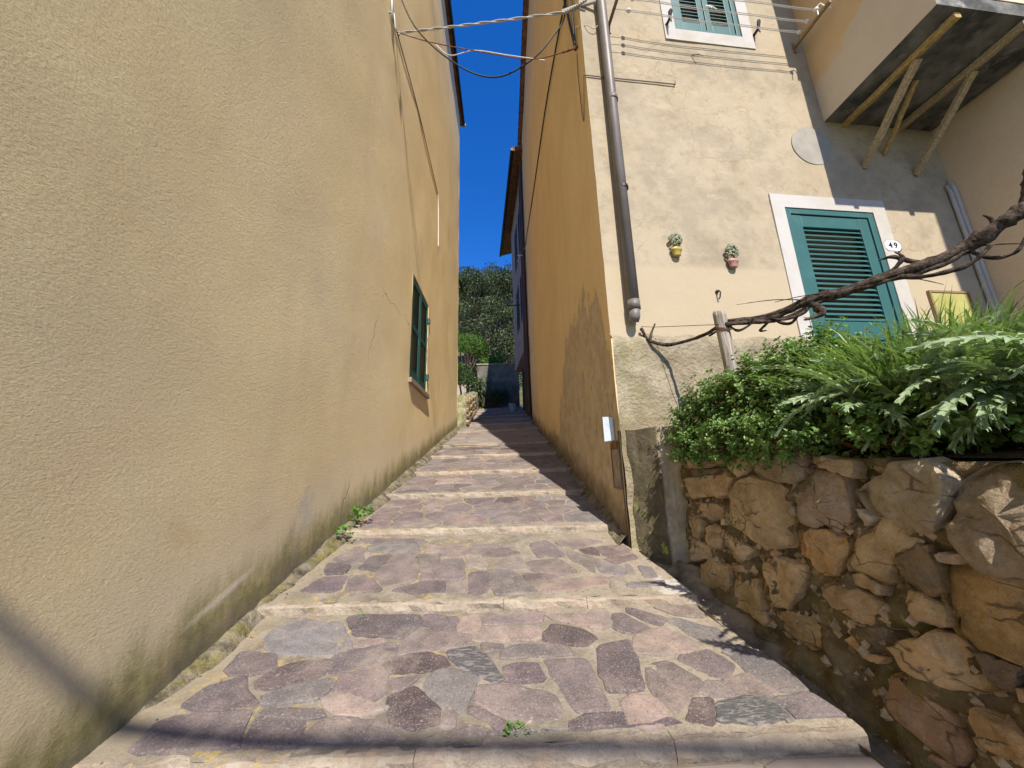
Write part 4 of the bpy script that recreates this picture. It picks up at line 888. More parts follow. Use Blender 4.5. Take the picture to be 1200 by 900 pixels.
m_ = MB(); m_.tube([(XR-.03,3.25,6.9),(XR-.02,2.96,5.59)], .014, 6); m_.tube([(XR-.03,2.93,7.0),(XR-.03,2.93,5.57)], .012, 6); m_.build('bar', IRON, t)
m_ = MB(); m_.tube([(XR-.16,2.98,5.58),(XR+.0,2.92,5.57)], .012, 6); m_.build('foot', RUST, t)
def wire(name, pts, r_, mat, label, sub=6):
    P_ = [Vector(p) for p in pts]; out = []
    for i in range(len(P_)-1):
        p0, p1, p2, p3 = P_[max(i-1,0)], P_[i], P_[i+1], P_[min(i+2,len(P_)-1)]
        for s in range(sub):
            u = s/sub; out.append(.5*((2*p1)+(p2-p0)*u+(2*p0-5*p1+4*p2-p3)*u*u+(3*p1-p0-3*p2+p3)*u**3))
    out.append(P_[-1]); m_ = MB(); m_.tube(out, r_, 6); return tag(m_.build(name, mat, smooth=True), label, 'cable')
wire('drooping_cable', [LP(.03,3.35,7.5),LP(.35,3.4,6.62),LP(.9,3.35,5.92),LP(1.35,3.3,5.67),LP(1.75,3.2,5.78),LP(2.0,3.15,6.05),LP(2.19,3.2,6.5),LP(2.2,3.25,7.2)], .009, BLACK, 'black cable drooping in a loop across the alley')
wire('stay_wire', [LP(.08,3.52,6.72),LP(.5,3.45,6.45),LP(1.2,3.25,5.98),LP(1.75,3.1,5.66),(XR-.16,2.98,5.58)], .006, RUST, 'thin rusty stay wire below the twisted cable')
wire('thin_white_wire', [LP(.62,3.4,6.32),LP(.8,3.38,6.12),LP(1.1,3.3,6.08),LP(1.5,3.2,5.86),LP(1.9,3.1,5.64)], .005, WHITE, 'thin white wire hanging under the twisted cable')
wire('wall_cable', [(XR-.015,3.0,6.6),(XR-.03,3.47,6.83),(XR-.02,5.2,7.46),(XR-.015,7.6,7.95),(XR-.015,10.1,8.49),(XR-.015,10.9,8.6)], .012, BLACK, 'long black cable running up the shaded ochre wall')
wire('loop_wire', [(XR-.04,2.86,5.75),FP(.05,.02,5.6),FP(.12,.03,5.55),FP(.17,.04,5.6)], .004, GREYC, 'loose grey wire loop beside the downpipe')
wire('drop_wire', [(XR-.012,2.95,5.52),(XR-.012,2.98,5.2),(XR-.012,2.93,4.6),(XR-.012,2.8,4.95),FP(-.02,.012,4.95)], .004, BROWNM, 'thin brown wire looping down the ochre wall corner')
wire('left_wall_cable', [LP(.012,3.5,6.95),LP(.012,3.66,7.04),LP(.012,4.83,7.2),LP(.012,5.9,7.2),LP(.012,6.85,7.16)], .008, BROWNM, 'brown cable running along the sand wall below the eave')
wire('white_drop_cable', [LP(.014,6.85,7.16),LP(.014,6.93,6.9),LP(.014,7.0,6.4),LP(.014,7.03,5.97)], .009, WHITE, 'white cable end hanging down the sand wall')
# overhead cable behind the camera: its shadow crosses the wall and the lowest step
wire('overhead_cable', [LP(.0,-3.05,5.62),LP(1.2,-3.4,5.60),LP(3,-3.6,5.66),(5,-3.95,5.8),(9,-4.4,6.2)], 0.03, BLACK, 'thick black overhead cable behind the camera')

# ------------------------------------------------------------------ garden wall of rough stones, end pier, terrace
GD = Vector((.083, -.9965, 0)).normalized(); GN = Vector((-.9965, -.083, 0)).normalized(); G0 = Vector((1.205, 2.30, 0))
def GP(s, o, z): return (G0.x+GD.x*s+GN.x*o, G0.y+GD.y*s+GN.y*o, z)
def g_y(s): return G0.y+GD.y*s
gw = thing('garden_wall', GP(1.0, 0, .4), 'low garden retaining wall of big rough brown stones beside the steps', 'stone wall')
def topz(s): return 1.30-.10*min(1, max(0, s/1.4))+.02*nz(s, 0, 4, 4)
m_ = MB(); ss = lin(-.28, 4.2, .025); nr = 36
for s in ss:
    zb = .235*g_y(s)-.12; zt = topz(s)-.02
    for j in range(nr+1):
        t = j/nr; z = zb+(zt-zb)*t
        m_.v.append(GP(s, -.03*t+fbm(s, z, 1, 9, 6)*.055+.002+(.05*(1-t*6) if t < .16 else 0), z))
    for q in range(1, 7): m_.v.append(GP(s, -.03-.06*q+fbm(s, q, 1, 5, 3)*.02, zt+.01*nz(s, q, 3, 6)))
K_ = nr+7
m_.f = [(i*K_+j+K_, i*K_+j, i*K_+j+1, i*K_+j+K_+1)[::-1] for i in range(len(ss)-1) for j in range(K_-1)]
m_.build('mortar_core', WMORT, gw, smooth=True)
def rock(poly, color, big=None, seed=0):
    A_ = area(poly); h = big or min(.050, .020+.05*A_**.5)
    p = ccw(resample(poly if A_ > .004 else chaikin(poly), max(.010, min(.028, A_**.5*.10)), .0035)); n = len(p)
    c = (sum(q[0] for q in p)/n, sum(q[1] for q in p)/n); tx, tz = random.uniform(-.10, .10), random.uniform(-.20, .06); m_ = MB()
    cuts = [(random.uniform(0, 6.283), random.uniform(.05, .5)*A_**.5, random.uniform(.25, .7)) for _ in range(4)]
    def pt(q, o, e):
        if e >= .9:
            for an, dd, sl_ in cuts: o -= max(0, (q[0]-c[0])*math.cos(an)+(q[1]-c[1])*math.sin(an)-dd)*sl_*.6
        vd = noise.voronoi(Vector((q[0]*7+seed, q[1]*10, seed)))[0]
        nn = fbm(q[0], q[1], seed, 12, 5)*.014+(min(vd[1]-vd[0], .6)-.25)*.036
        return GP(q[0], o+(nn+tx*(q[0]-c[0])+tz*(q[1]-c[1]))*e, q[1])
    rings = [(1.13, -.05, 0), (1.10, h*.35-.005, .6), (1.06, h*.90, .9), (.96, h*.99, 1), (.80, h, 1), (.62, h, 1), (.45, h, 1), (.25, h, 1)]
    for f, o, e in rings:
        for q in p: m_.v.append(pt((c[0]+(q[0]-c[0])*f, c[1]+(q[1]-c[1])*f), o, e))
    m_.v.append(pt(c, h*1.02, 1)); L = len(rings)
    m_.f = [(r*n+i, r*n+(i+1)%n, (r+1)*n+(i+1)%n, (r+1)*n+i) for r in range(L-1) for i in range(n)]+[((L-1)*n+i, (L-1)*n+(i+1)%n, L*n) for i in range(n)]
    # s grows towards the viewer, so outward faces need flipping
    m_.f = [f[::-1] for f in m_.f]
    o = m_.build('stone', ROCK, gw, smooth=False, color=color)
    return o
for i, (c, poly) in enumerate(WALL_STONES): rock(poly, colj(WCOL[c]), seed=i*3.7)
# the wall goes on beside and behind the viewer
for k in range(46):
    s = 1.62+(k//5)*.27+random.uniform(-.04, .04); zb = .235*g_y(s); zz = zb+.08+(k % 5)*(topz(s)-zb-.1)/4.6
    r_ = random.uniform(.09, .135); poly = [(s+r_*1.05*math.cos(a)*random.uniform(.8, 1.1), zz+r_*.72*math.sin(a)*random.uniform(.8, 1.1)) for a in [j*math.pi/3.5 for j in range(7)]]
    rock(poly, colj(WCOL[random.choice('aadcoer')]), seed=200+k)
CHIP = m_noise2('stone_chip', (.20,.155,.10), (.46,.36,.245), 18, .9, bs=.6, bd=.01)
# pebbles and chips wedged between the stones
m_ = MB()
for i in range(900):
    s, t = random.uniform(-.2, 1.5), random.random(); z = .235*g_y(s)+.02+t*(topz(s)-.235*g_y(s)-.06); r_ = random.uniform(.006, .026)
    c = Vector(GP(s, fbm(s, z, 1, 9, 6)*.055-.002-.03*t, z)); n0 = len(m_.v)
    for d in ((1,0,0),(-1,0,0),(0,1,0),(0,-1,0),(0,0,1),(0,0,-1)): m_.v.append(tuple(c+Vector(d)*r_*random.uniform(.6, 1.2)))
    m_.f += [tuple(n0+q for q in f) for f in ((0,2,4),(2,1,4),(1,3,4),(3,0,4),(2,0,5),(1,2,5),(3,1,5),(0,3,5))]
o = m_.build('stone_chips', CHIP, gw); o['kind'] = 'stuff'

# concrete pier closing the terrace beside the corner of the house
m_ = MB(); foot = [(.872, 2.79), (1.062, 2.55), (1.215, 2.52), (1.27, 2.86)]; nv = 26; pts = []
for i in range(4):
    a, b = foot[i], foot[(i+1) % 4]; q = 8
    pts += [(a[0]+(b[0]-a[0])*j/q, a[1]+(b[1]-a[1])*j/q) for j in range(q)]
N_ = len(pts)
for j in range(nv+1):
    z = .45+(1.475-.45)*j/nv
    for (x, y) in pts:
        e = fbm(x*3, y*3, z, 4, 4)*.012+(.03*max(0, .75-z)); m_.v.append((x-(.5*e), y-e, z+(.012*nz(x, y, 1, 15) if j == nv else 0)))
m_.f = [(j*N_+i, j*N_+(i+1)%N_, (j+1)*N_+(i+1)%N_, (j+1)*N_+i) for j in range(nv) for i in range(N_)]+[tuple(nv*N_+i for i in range(N_))]
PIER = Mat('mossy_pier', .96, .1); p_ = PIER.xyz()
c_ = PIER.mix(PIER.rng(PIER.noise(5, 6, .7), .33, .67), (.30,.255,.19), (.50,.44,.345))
dk = PIER.rng(PIER.math('SUBTRACT', PIER.math('MULTIPLY', p_[0], 1.0), PIER.math('MULTIPLY', PIER.noise(9, 4), .03)), 1.072, 1.048)  # left face darkened as far as the front edge
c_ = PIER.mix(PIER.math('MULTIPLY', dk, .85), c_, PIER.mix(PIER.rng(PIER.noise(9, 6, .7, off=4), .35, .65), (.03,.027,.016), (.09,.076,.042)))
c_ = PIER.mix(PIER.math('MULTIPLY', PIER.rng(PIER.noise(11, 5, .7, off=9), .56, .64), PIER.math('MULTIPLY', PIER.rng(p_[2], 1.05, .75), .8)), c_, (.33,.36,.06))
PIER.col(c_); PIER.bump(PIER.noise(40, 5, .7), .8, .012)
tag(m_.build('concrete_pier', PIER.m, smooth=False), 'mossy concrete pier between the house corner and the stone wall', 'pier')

# soil of the terrace
m_ = MB(); nx, ny = 44, 44
for j in range(ny+1):
    for i in range(nx+1):
        s = -.35+(i/nx)*4.6; d = .10+(j/ny)*4.4; P0 = Vector(GP(s, -d, 0)); z = topz(s)-.03+.10*min(1, d/.7)+.10*min(1, max(0, (d-.7)/1.5))+fbm(P0.x, P0.y, 0, 3, 4)*.03
        m_.v.append((P0.x, min(P0.y, 2.76+(P0.x-XR)*.0945+.03), z))
m_.f = [(j*(nx+1)+i+1, j*(nx+1)+i, (j+1)*(nx+1)+i, (j+1)*(nx+1)+i+1)[::-1] for j in range(ny) for i in range(nx)]
tag(m_.build('terrace_soil', SOIL, smooth=True), 'dark garden soil of the raised terrace', kind='structure')

# ------------------------------------------------------------------ plants on the terrace
def quad_leaf(V_, F_, c, d, n, L, W, fold=.25):
    """a folded oval leaf: six points, four faces"""
    d = d.normalized(); s = d.cross(n); s = s.normalized() if s.length > 1e-5 else d.orthogonal().normalized(); u = s.cross(d).normalized(); k = len(V_)
    V_ += [tuple(c), tuple(c+d*L*.35+s*W*.5+u*W*fold), tuple(c+d*L*.75+s*W*.36+u*W*fold*.7-u*L*.05), tuple(c+d*L-u*L*.14), tuple(c+d*L*.75-s*W*.36+u*W*fold*.7-u*L*.05), tuple(c+d*L*.35-s*W*.5+u*W*fold), tuple(c+d*L*.5)]
    F_ += [(k, k+1, k+6), (k+1, k+2, k+6), (k+2, k+3, k+6), (k+6, k+3, k+4), (k+6, k+4, k+5), (k, k+6, k+5)]
def rv(up=0.0): 
    v = Vector((random.gauss(0, 1), random.gauss(0, 1), random.gauss(0, 1)+up)); return v.normalized()

def leafy_shrub(loc, label, blobs, nst, leaf=(.018, .034), mat=None, hang=()):
    t = thing('leafy_shrub', loc, label, 'shrub'); V_, F_ = [], []; st = MB()
    for b in blobs:
        (cx, cy, cz), (rx, ry, rz), cnt = b
        for i in range(cnt):
            d = rv(.35); k = random.uniform(.62, 1.08)*(1+.25*noise.noise(d*2.3+Vector((cx*5, cy*3, 0)))); e = Vector((cx+d.x*rx*k, cy+d.y*ry*k, cz+d.z*rz*k))
            root = Vector((cx+d.x*rx*.3, cy+d.y*ry*.3, cz-rz*.3)); 
            out = (d+Vector((0, 0, .35))+rv()*.45).normalized(); L = random.uniform(.05, .11)
            st.tube([root, e.lerp(root, .4)+rv()*.02, e, e+out*L], [.0035, .003, .002, .001], 4, cap=False)
            m = random.randint(3, 5)
            for q in range(m):
                c = e+out*L*(q/(m-1)); sd = out.cross(rv()).normalized()
                for sg in (1, -1):
                    dd = (sd*sg+out*.55+Vector((0, 0, .1))).normalized(); s_ = random.uniform(*leaf)*(1.15-.5*q/m)
                    for a in (0, .7, -.7):
                        d2 = (dd+sd.cross(out)*a).normalized(); quad_leaf(V_, F_, c+dd*.006, d2, Vector((0, 0, 1))+rv()*.5+d*.5, s_*(1 if a == 0 else .8), s_*.62)
    st.build('stems', m_stem, t)
    m_ = MB(); m_.v = V_; m_.f = F_; m_.build('foliage', mat or SHRUB, t); return t
m_stem = m_noise2('reddish_stem', (.10,.05,.03), (.16,.10,.05), 20, .8, bs=0)
leafy_shrub((1.45, 2.2, 1.3), 'dense small leaved green shrub spilling over the left end of the stone wall',
    [((1.33, 2.42, 1.44), (.17, .15, .16), 190), ((1.40, 2.17, 1.48), (.22, .20, .20), 300), ((1.45, 1.92, 1.50), (.22, .20, .23), 330), ((1.50, 1.67, 1.52), (.22, .20, .25), 300), ((1.75, 2.1, 1.55), (.25, .3, .24), 240), ((1.19, 2.28, 1.30), (.07, .16, .07), 110), ((1.20, 1.95, 1.30), (.06, .16, .06), 90), ((1.22, 1.62, 1.29), (.05, .14, .06), 70), ((1.24, 2.28, 1.31), (.09, .17, .08), 120), ((1.27, 1.98, 1.33), (.10, .16, .10), 120), ((1.30, 1.70, 1.33), (.10, .15, .10), 100)], 0)

def grass_clump(loc, label, c, r_, n, L, mat=GRASS, lean=(0, 0, 0)):
    t = thing('grass_clump', loc, label, 'grass clump'); m_ = MB()
    for i in range(n):
        a = random.uniform(0, 6.283); q = math.sqrt(random.random()); p = Vector((c[0]+math.cos(a)*q*r_[0], c[1]+math.sin(a)*q*r_[1], c[2]+random.uniform(-.02, .06)))
        d = Vector((math.cos(a)*q*.7+random.gauss(0, .35)+lean[0], math.sin(a)*q*.7+random.gauss(0, .35)+lean[1], 1.0)).normalized(); LL = L*random.uniform(.55, 1.15); w_ = random.uniform(.0035, .008); g = random.uniform(.7, 2.0)
        s = d.cross(Vector((0, 0, 1))+rv()*.3).normalized(); k = len(m_.v); N = 6
        for j in range(N+1):
            u = j/N; ww = w_*(1-u**2.2)*(.75+.25*(u > .1)); m_.v += [tuple(p-s*ww), tuple(p+s*ww)]; p = p+d*LL/N; d = (d+Vector((0, 0, -g*u*.42))+rv()*.05).normalized()
        m_.f += [(k+2*j, k+2*j+1, k+2*j+3, k+2*j+2) for j in range(N)]
    o = m_.build('blades', mat, t); return t
leafy_shrub((1.62, 1.25, 1.3), 'low dark leafy growth under the thistles along the wall top', [((1.52, 1.42, 1.36), (.18, .2, .11), 110), ((1.60, 1.12, 1.33), (.20, .2, .10), 100), ((1.66, .82, 1.32), (.22, .2, .10), 100), ((1.9, 1.2, 1.40), (.3, .4, .13), 120), ((1.38, 1.38, 1.27), (.06, .2, .06), 50)], 0, leaf=(.022, .045))
grass_clump((1.85, 1.6, 1.3), 'tall fresh green grass arching in front of the teal door', (1.80, 1.50, 1.38), (.42, .36), 1900, .37)
grass_clump((1.95, 1.05, 1.3), 'dense dark grass tuft at the right above the big wall stones', (1.92, 1.02, 1.32), (.42, .30), 1500, .34)
grass_clump((1.55, 1.35, 1.3), 'shorter grass tuft hanging over the wall between shrub and thistles', (1.62, 1.36, 1.38), (.20, .22), 700, .36, lean=(-.25, 0, 0))

def thistle(loc, label, n, L, spread, tiltmin=.1, dirs=None):
    t = thing('thistle', loc, label, 'thistle plant', 'thistles along the top of the garden wall'); meshes = []
    for v in range(4):
        me = MB(); N = 9
        for j in range(N):                      # pinnate blade with toothed lobes, arching downwards
            u0, u1 = j/N, (j+1)/N; f = lambda u: Vector((u, 0, .30*u-.55*u*u))
            a, b = f(u0), f(u1); w0 = .012; lob = .17*math.sin(math.pi*min(1, .16+.84*u0))**.8*(1.0-.35*u0)
            k = len(me.v); me.v += [tuple(a+Vector((0, w0, 0))), tuple(a-Vector((0, w0, 0))), tuple(b-Vector((0, w0*.8, 0))), tuple(b+Vector((0, w0*.8, 0)))]; me.f.append((k, k+1, k+2, k+3))
            for sg in (1, -1):
                r_ = random.uniform(.85, 1.15); k = len(me.v); c0 = a.lerp(b, .05); c1 = a.lerp(b, .92)
                tip = a.lerp(b, .9)+Vector((.055, sg*lob*r_, -.03)); m1 = a.lerp(b, .1)+Vector((.0, sg*lob*.5*r_, .03)); m2 = a.lerp(b, 1)+Vector((.03, sg*lob*.45*r_, .025)); t2 = a.lerp(b, .4)+Vector((.06, sg*lob*.72*r_, .0))
                me.v += [tuple(c0+Vector((0, sg*w0, 0))), tuple(c1+Vector((0, sg*w0, 0))), tuple(m2), tuple(tip), tuple(t2), tuple(m1)]; me.f += [(k, k+1, k+2), (k, k+2, k+4), (k+2, k+3, k+4), (k, k+4, k+5)]
        mesh = bpy.data.meshes.new('leaf'); mesh.from_pydata([tuple(x) for x in me.v], [], me.f); mesh.materials.append(THIST); meshes.append(mesh)
    for i in range(n):
        o = bpy.data.objects.new('leaf', random.choice(meshes)); COL.objects.link(o); o.parent = t
        az = random.uniform(0, 6.283) if not dirs else random.choice(dirs)+random.gauss(0, .45); el = random.uniform(tiltmin, .95); s_ = L*random.uniform(.65, 1.15)
        o.location = (random.gauss(0, spread), random.gauss(0, spread), random.uniform(0, .1)); o.rotation_euler = (random.gauss(0, .3), -el, az); o.scale = (s_, s_*random.uniform(.8, 1.2), s_)
    return t
W_ = math.pi
thistle((1.45, 1.32, 1.37), 'grey green thistle with long jagged leaves hanging over the wall above its largest pale stone', 40, .255, .09, -.35, [W_, W_*.8, W_*1.25, W_*1.5])
thistle((1.50, 1.05, 1.37), 'jagged leaved thistle drooping at the right over the gap between two big stones', 42, .26, .09, -.45, [W_, W_*.85, W_*1.2, W_*1.5])
thistle((1.58, .84, 1.36), 'spreading thistle at the far right above the tall wall stone', 40, .26, .10, -.3, [W_, W_*.8, W_*1.3, W_*1.6])
thistle((1.95, 1.2, 1.40), 'upright thistle rising behind the grass under the conduits', 12, .20, .08, .3)

def weed(loc, label, n, L):
    V_, F_ = [], []
    t = thing('weed', loc, label, 'weed')
    for i in range(n):
        d = rv(.9); d.z = abs(d.z); c = Vector(loc)+Vector((random.gauss(0, L*.25), random.gauss(0, L*.25), .002)); e = c+d*L*random.uniform(.3, 1)
        for q in range(3): quad_leaf(V_, F_, e+rv()*.006, (d+rv()*.8).normalized(), Vector((0, 0, 1))+rv()*.4, L*random.uniform(.25, .5), L*.2)
    m_ = MB(); m_.v = V_; m_.f = F_; m_.build('leaves', WEED, t)
weed((.02, 1.43, .36), 'small bright green weed in a joint of the lowest paving near the front step', 16, .035)
weed((-1.22, 3.28, .83), 'green weed growing up the foot of the sand wall by the third step', 34, .10)
weed((-1.25, 3.02, .75), 'low weed tuft at the foot of the sand wall below the third step', 22, .07)
weed((-.75, 2.10, .49), 'tiny green tuft under the second step edge', 9, .02)
weed((1.17, 1.95, .90), 'little green plant in a joint of the stone wall', 12, .035)

# ------------------------------------------------------------------ post and old vine
t = thing('wooden_post', (1.50, 2.28, 1.4), 'weathered grey wooden post in front of the grey plinth', 'post')
m_ = MB(); n = 10; rows = 26
for j in range(rows+1):
    z = 1.35+(2.215-1.35)*j/rows
    for k in range(n):
        a = 6.283*k/n; r_ = .040+.006*fbm(math.cos(a)*2, math.sin(a)*2, z, 1.5, 3); m_.v.append((1.525-.035*(z-1.35)/.86+r_*math.cos(a), 2.28+r_*math.sin(a), z+(.01*math.cos(a*2) if j == rows else 0)))
m_.f = [(j*n+k, j*n+(k+1)%n, (j+1)*n+(k+1)%n, (j+1)*n+k) for j in range(rows) for k in range(n)]+[tuple(rows*n+k for k in range(n))]
m_.build('post', WOODP, t, smooth=True)
m_ = MB()
for q in range(3): m_.tube([(1.5+.047*math.cos(a), 2.28+.047*math.sin(a), 2.09+.008*q+.02*math.sin(a)) for a in [i*.45 for i in range(15)]], .0025, 4)
m_.tube([(1.46, 2.26, 2.12), FP(.35, .06, 2.30), FP(.26, .02, 2.32)], .003, 4); m_.build('tie_wire', RUST, t)
vi = thing('vine', FP(.30, .03, 2.2), 'old gnarled dark vine stem running from the house corner over the post to the right', 'vine')
def gnarl(path, rads, name='branch', mat=None, j=.18, sub=7, wob=.012):
    P_ = [Vector(p) for p in path]; out = []; rr = []
    for i in range(len(P_)-1):
        p0, p1, p2, p3 = P_[max(i-1, 0)], P_[i], P_[i+1], P_[min(i+2, len(P_)-1)]
        for s in range(sub):
            u = s/sub; c = .5*((2*p1)+(p2-p0)*u+(2*p0-5*p1+4*p2-p3)*u*u+(3*p1-p0-3*p2+p3)*u**3)
            R0 = rads[i]*(1-u)+rads[i+1]*u; c = c+Vector((nz(c.x, c.y, c.z, 9), nz(c.x+5, c.y, c.z, 9), nz(c.x, c.y+7, c.z, 9)))*wob*min(1, R0/.012)
            out.append(c); rr.append(R0*(1+.35*nz(c.x, c.y, c.z, 22)))
    out.append(P_[-1]); rr.append(rads[-1]); m_ = MB(); m_.tube(out, rr, 10, jit=j); return m_.build(name, mat or VINE, vi, smooth=True)
MAIN = [FP(.25, .03, 2.30), FP(.30, .05, 2.19), FP(.45, .16, 2.12), (1.44, 2.42, 2.11), (1.50, 2.24, 2.115), (1.721, 2.12, 2.105), (1.864, 1.98, 2.151), (1.991, 1.84, 2.142), (2.087, 1.737, 2.162), (2.2, 1.648, 2.172), (2.322, 1.569, 2.227), (2.388, 1.49, 2.276), (2.458, 1.421, 2.329), (2.602, 1.38, 2.432)]
gnarl(MAIN, [.010,.013,.012,.012,.016,.019,.022,.024,.027,.030,.033,.036,.037,.036], 'stem')
gnarl([Vector(p)+Vector((.0, -.01, .020)) for p in MAIN[4:10]], [.008,.011,.012,.012,.010,.008])
gnarl([Vector(p)+Vector((.02, -.03, -.02+.010*math.sin(i*2))) for i, p in enumerate(MAIN[3:11])], [.006,.010,.012,.012,.014,.012,.012,.008])
def spur(i, offs, rads, name='spur', wob=.01): rads = [q*.72 for q in rads]; gnarl([Vector(MAIN[i])]+[Vector(MAIN[i])+Vector(o) for o in offs], rads, name, wob=wob)
spur(6, [(.02,-.03,-.06), (.01,-.04,-.10), (-.07,0,-.125)], [.028,.032,.026,.004])
spur(6, [(-.03,.02,-.06), (-.12,.08,-.085), (-.17,.12,-.06)], [.014,.015,.012,.005])
spur(5, [(.03,-.03,-.05), (.07,-.06,-.06), (.10,-.09,-.01)], [.012,.014,.013,.008])
spur(5, [(-.05,.04,-.05), (-.06,.05,-.07), (-.03,.03,-.075)], [.010,.012,.010,.005])
spur(4, [(.05,-.03,-.055), (.10,-.08,-.04), (.11,-.11,.0)], [.010,.012,.010,.006])
spur(9, [(-.03,.05,.07), (-.06,.08,.105), (-.10,.12,.11)], [.020,.018,.014,.005])
spur(8, [(.04,-.06,.075), (.02,-.05,.12)], [.016,.013,.004])
spur(8, [(.08,-.13,-.065), (.16,-.22,-.055), (.21,-.28,.01)], [.014,.018,.016,.010])
spur(10, [(.05,-.04,-.08), (.10,-.10,-.09), (.12,-.14,-.02)], [.014,.013,.010,.006])
spur(11, [(.0,0,.05), (-.03,0,.075)], [.018,.014,.005])
spur(12, [(.02,-.02,.09), (.05,-.04,.19), (.03,-.08,.24)], [.030,.028,.032,.014])
gnarl([MAIN[1], FP(.33, .05, 2.26), FP(.36, .06, 2.33)], [.012,.009,.006], 'spur')
for i, o in ((6, (-.35, .15, .05)), (7, (-.3,.2,.03)), (8, (.16,-.10,-.10)), (9, (.2,-.1,.06)), (10, (.12,-.2,-.12))):
    spur(i, [tuple(c*.5+random.uniform(-.015,.015) for c in o), o], [.005,.004,.002], 'twig', .004)
m_ = MB()                                              # dry climbing twigs on the plinth
for i in range(9):
    p = Vector(FP(.62+.05*i/9, .05, 1.5)); pts_ = [p]
    for q in range(6): p = p+Vector((random.gauss(0, .035), random.gauss(0, .01), random.uniform(.02, .08))); pts_.append(p)
    m_.tube(pts_, [.004,.004,.003,.003,.003,.002,.002], 5)
tw = thing('dry_creeper', FP(.62, .05, 1.45), 'dry leafless creeper twigs on the grey plinth left of the post', 'creeper'); o = m_.build('twigs', VINE, tw); o['kind'] = 'stuff'

# ------------------------------------------------------------------ farther up the alley
fb = thing('jettied_house', (.8, 13.5, 2.7), 'shaded pinkish house with jettied upper floor beyond the ochre wall', 'house')
def BX(y): return .88-.0745*(y-11.0)
def BP(y, o, z): return (BX(y)-o, y, z)
m_ = MB(); ws = [(11.9, 12.7, 6.6, 8.4), (13.2, 14.0, 6.6, 8.4), (11.9, 12.7, 9.4, 11.2), (13.2, 14.0, 9.4, 11.2)]
grid_wall(m_, lin(11.01, 15.4, .3), lin(5.4, 12.4, .3), BP, ws, amp=.008, depth=.12); m_.f = [f[::-1] for f in m_.f]
m_.add([BP(15.4,0,5.4), BP(15.4,-5,5.4), BP(15.4,-5,12.4), BP(15.4,0,12.4), BP(11.01,0,5.4), BP(11.01,-5,5.4), BP(11.01,-5,12.4), BP(11.01,0,12.4)], [(0,1,2,3),(4,0,1,5)[::-1],(4,5,6,7)])
m_.build('upper_wall', PINK, fb)
m_ = MB(); m_.box(11.01, 19.4, -.55, -.30, 1.9, 5.8, lambda a, b, c: (XR-b-.12, a, c)); m_.build('lower_wall', GREYW, fb)
m_ = MB(); P4 = [BP(10.7,.33,12.30), BP(17.2,.33,12.30), BP(17.2,-5,13.7), BP(10.7,-5,13.7)]; m_.hexa(P4+[(a,b,c+.1) for a,b,c in P4])
for i in range(33):
    y = 10.75+.2*i; m_.tube([BP(y,.38,12.43), BP(y,-2,13.05)], .08, 6)
m_.build('roof', TILE, fb)
m_ = MB(); m_.tube([BP(10.65,.40,12.33), BP(17.25,.40,12.33)], .06, 8); m_.build('roof_gutter', IRON, fb)
m_ = MB(); m_.tube([BP(11.02,.05,12.2),BP(11.6,.05,11.4),BP(11.75,.05,3.0)], .045, 8); m_.build('downpipe', DARKW, fb)
m_ = MB(); m_.tube([BP(11.2,.05,12.0),BP(11.2,.05,2.9)], .05, 8); m_.build('downpipe', DARKW, fb)
for (a, b, c, d) in ws:
    for u0, u1 in ((a, (a+b)/2-.01), ((a+b)/2+.01, b)):
        shutter(fb, BP, u0, u1, c, d, DARKW, [(c, c+.1), (d-.1, d)], .08, .07, .04, .02, slats_single=False)
for y in (11.5, 13.1, 15.0, 17.0):
    m_ = MB(); zz = .235*y; m_.box(y, y+.85, -.31, -.22, zz-.1, zz+2.0, lambda a, b, c: (XR-b-.12, a, c)); m_.build('door', DARKW, fb)
t = thing('street_lamp', BP(12.9, 0, 7.4), 'small dark street lamp on an arm from the shaded wall', 'street lamp')
m_ = MB(); m_.tube([BP(12.9,0,7.40),BP(12.9,.42,7.38)], .018, 6); m_.build('arm', IRON, t)
m_ = MB(); c = BP(12.9,.48,7.46); m_.hexa([(c[0]-.06,c[1]-.06,c[2]-.1),(c[0]+.06,c[1]-.06,c[2]-.1),(c[0]+.06,c[1]+.06,c[2]-.1),(c[0]-.06,c[1]+.06,c[2]-.1),(c[0]-.10,c[1]-.10,c[2]+.1),(c[0]+.10,c[1]-.10,c[2]+.1),(c[0]+.10,c[1]+.10,c[2]+.1),(c[0]-.10,c[1]+.10,c[2]+.1)]); m_.build('lantern', LAMPM, t)
m_ = MB(); m_.tube([BP(13.3,0,9.5),BP(13.3,.02,9.5),BP(11.0,.02,8.6)], .015, 6); m_.tube([BP(11.6,.0,8.70),BP(11.6,.22,8.70)], .02, 6)
tag(m_.build('pole_bracket', WHITE), 'pale short rod sticking out above the lamp on the shaded house', 'rod')
t = thing('garden_end_wall', (-.3, 19.6, 4.6), 'grey shaded garden wall closing the alley at the top', 'wall')
m_ = MB(); m_.box(-1.40, .9, 19.5, 19.8, 4.0, 6.98); m_.build('wall', m_noise2('shade_toned_plaster', (.085,.08,.07), (.165,.155,.135), 2, .95, bs=.6, bd=.02), t)  # wall colour darkened in place of the shade that falls short here
m_ = MB(); m_.box(-1.44, .95, 19.45, 19.85, 6.98, 7.04); m_.build('coping', CONC, t)
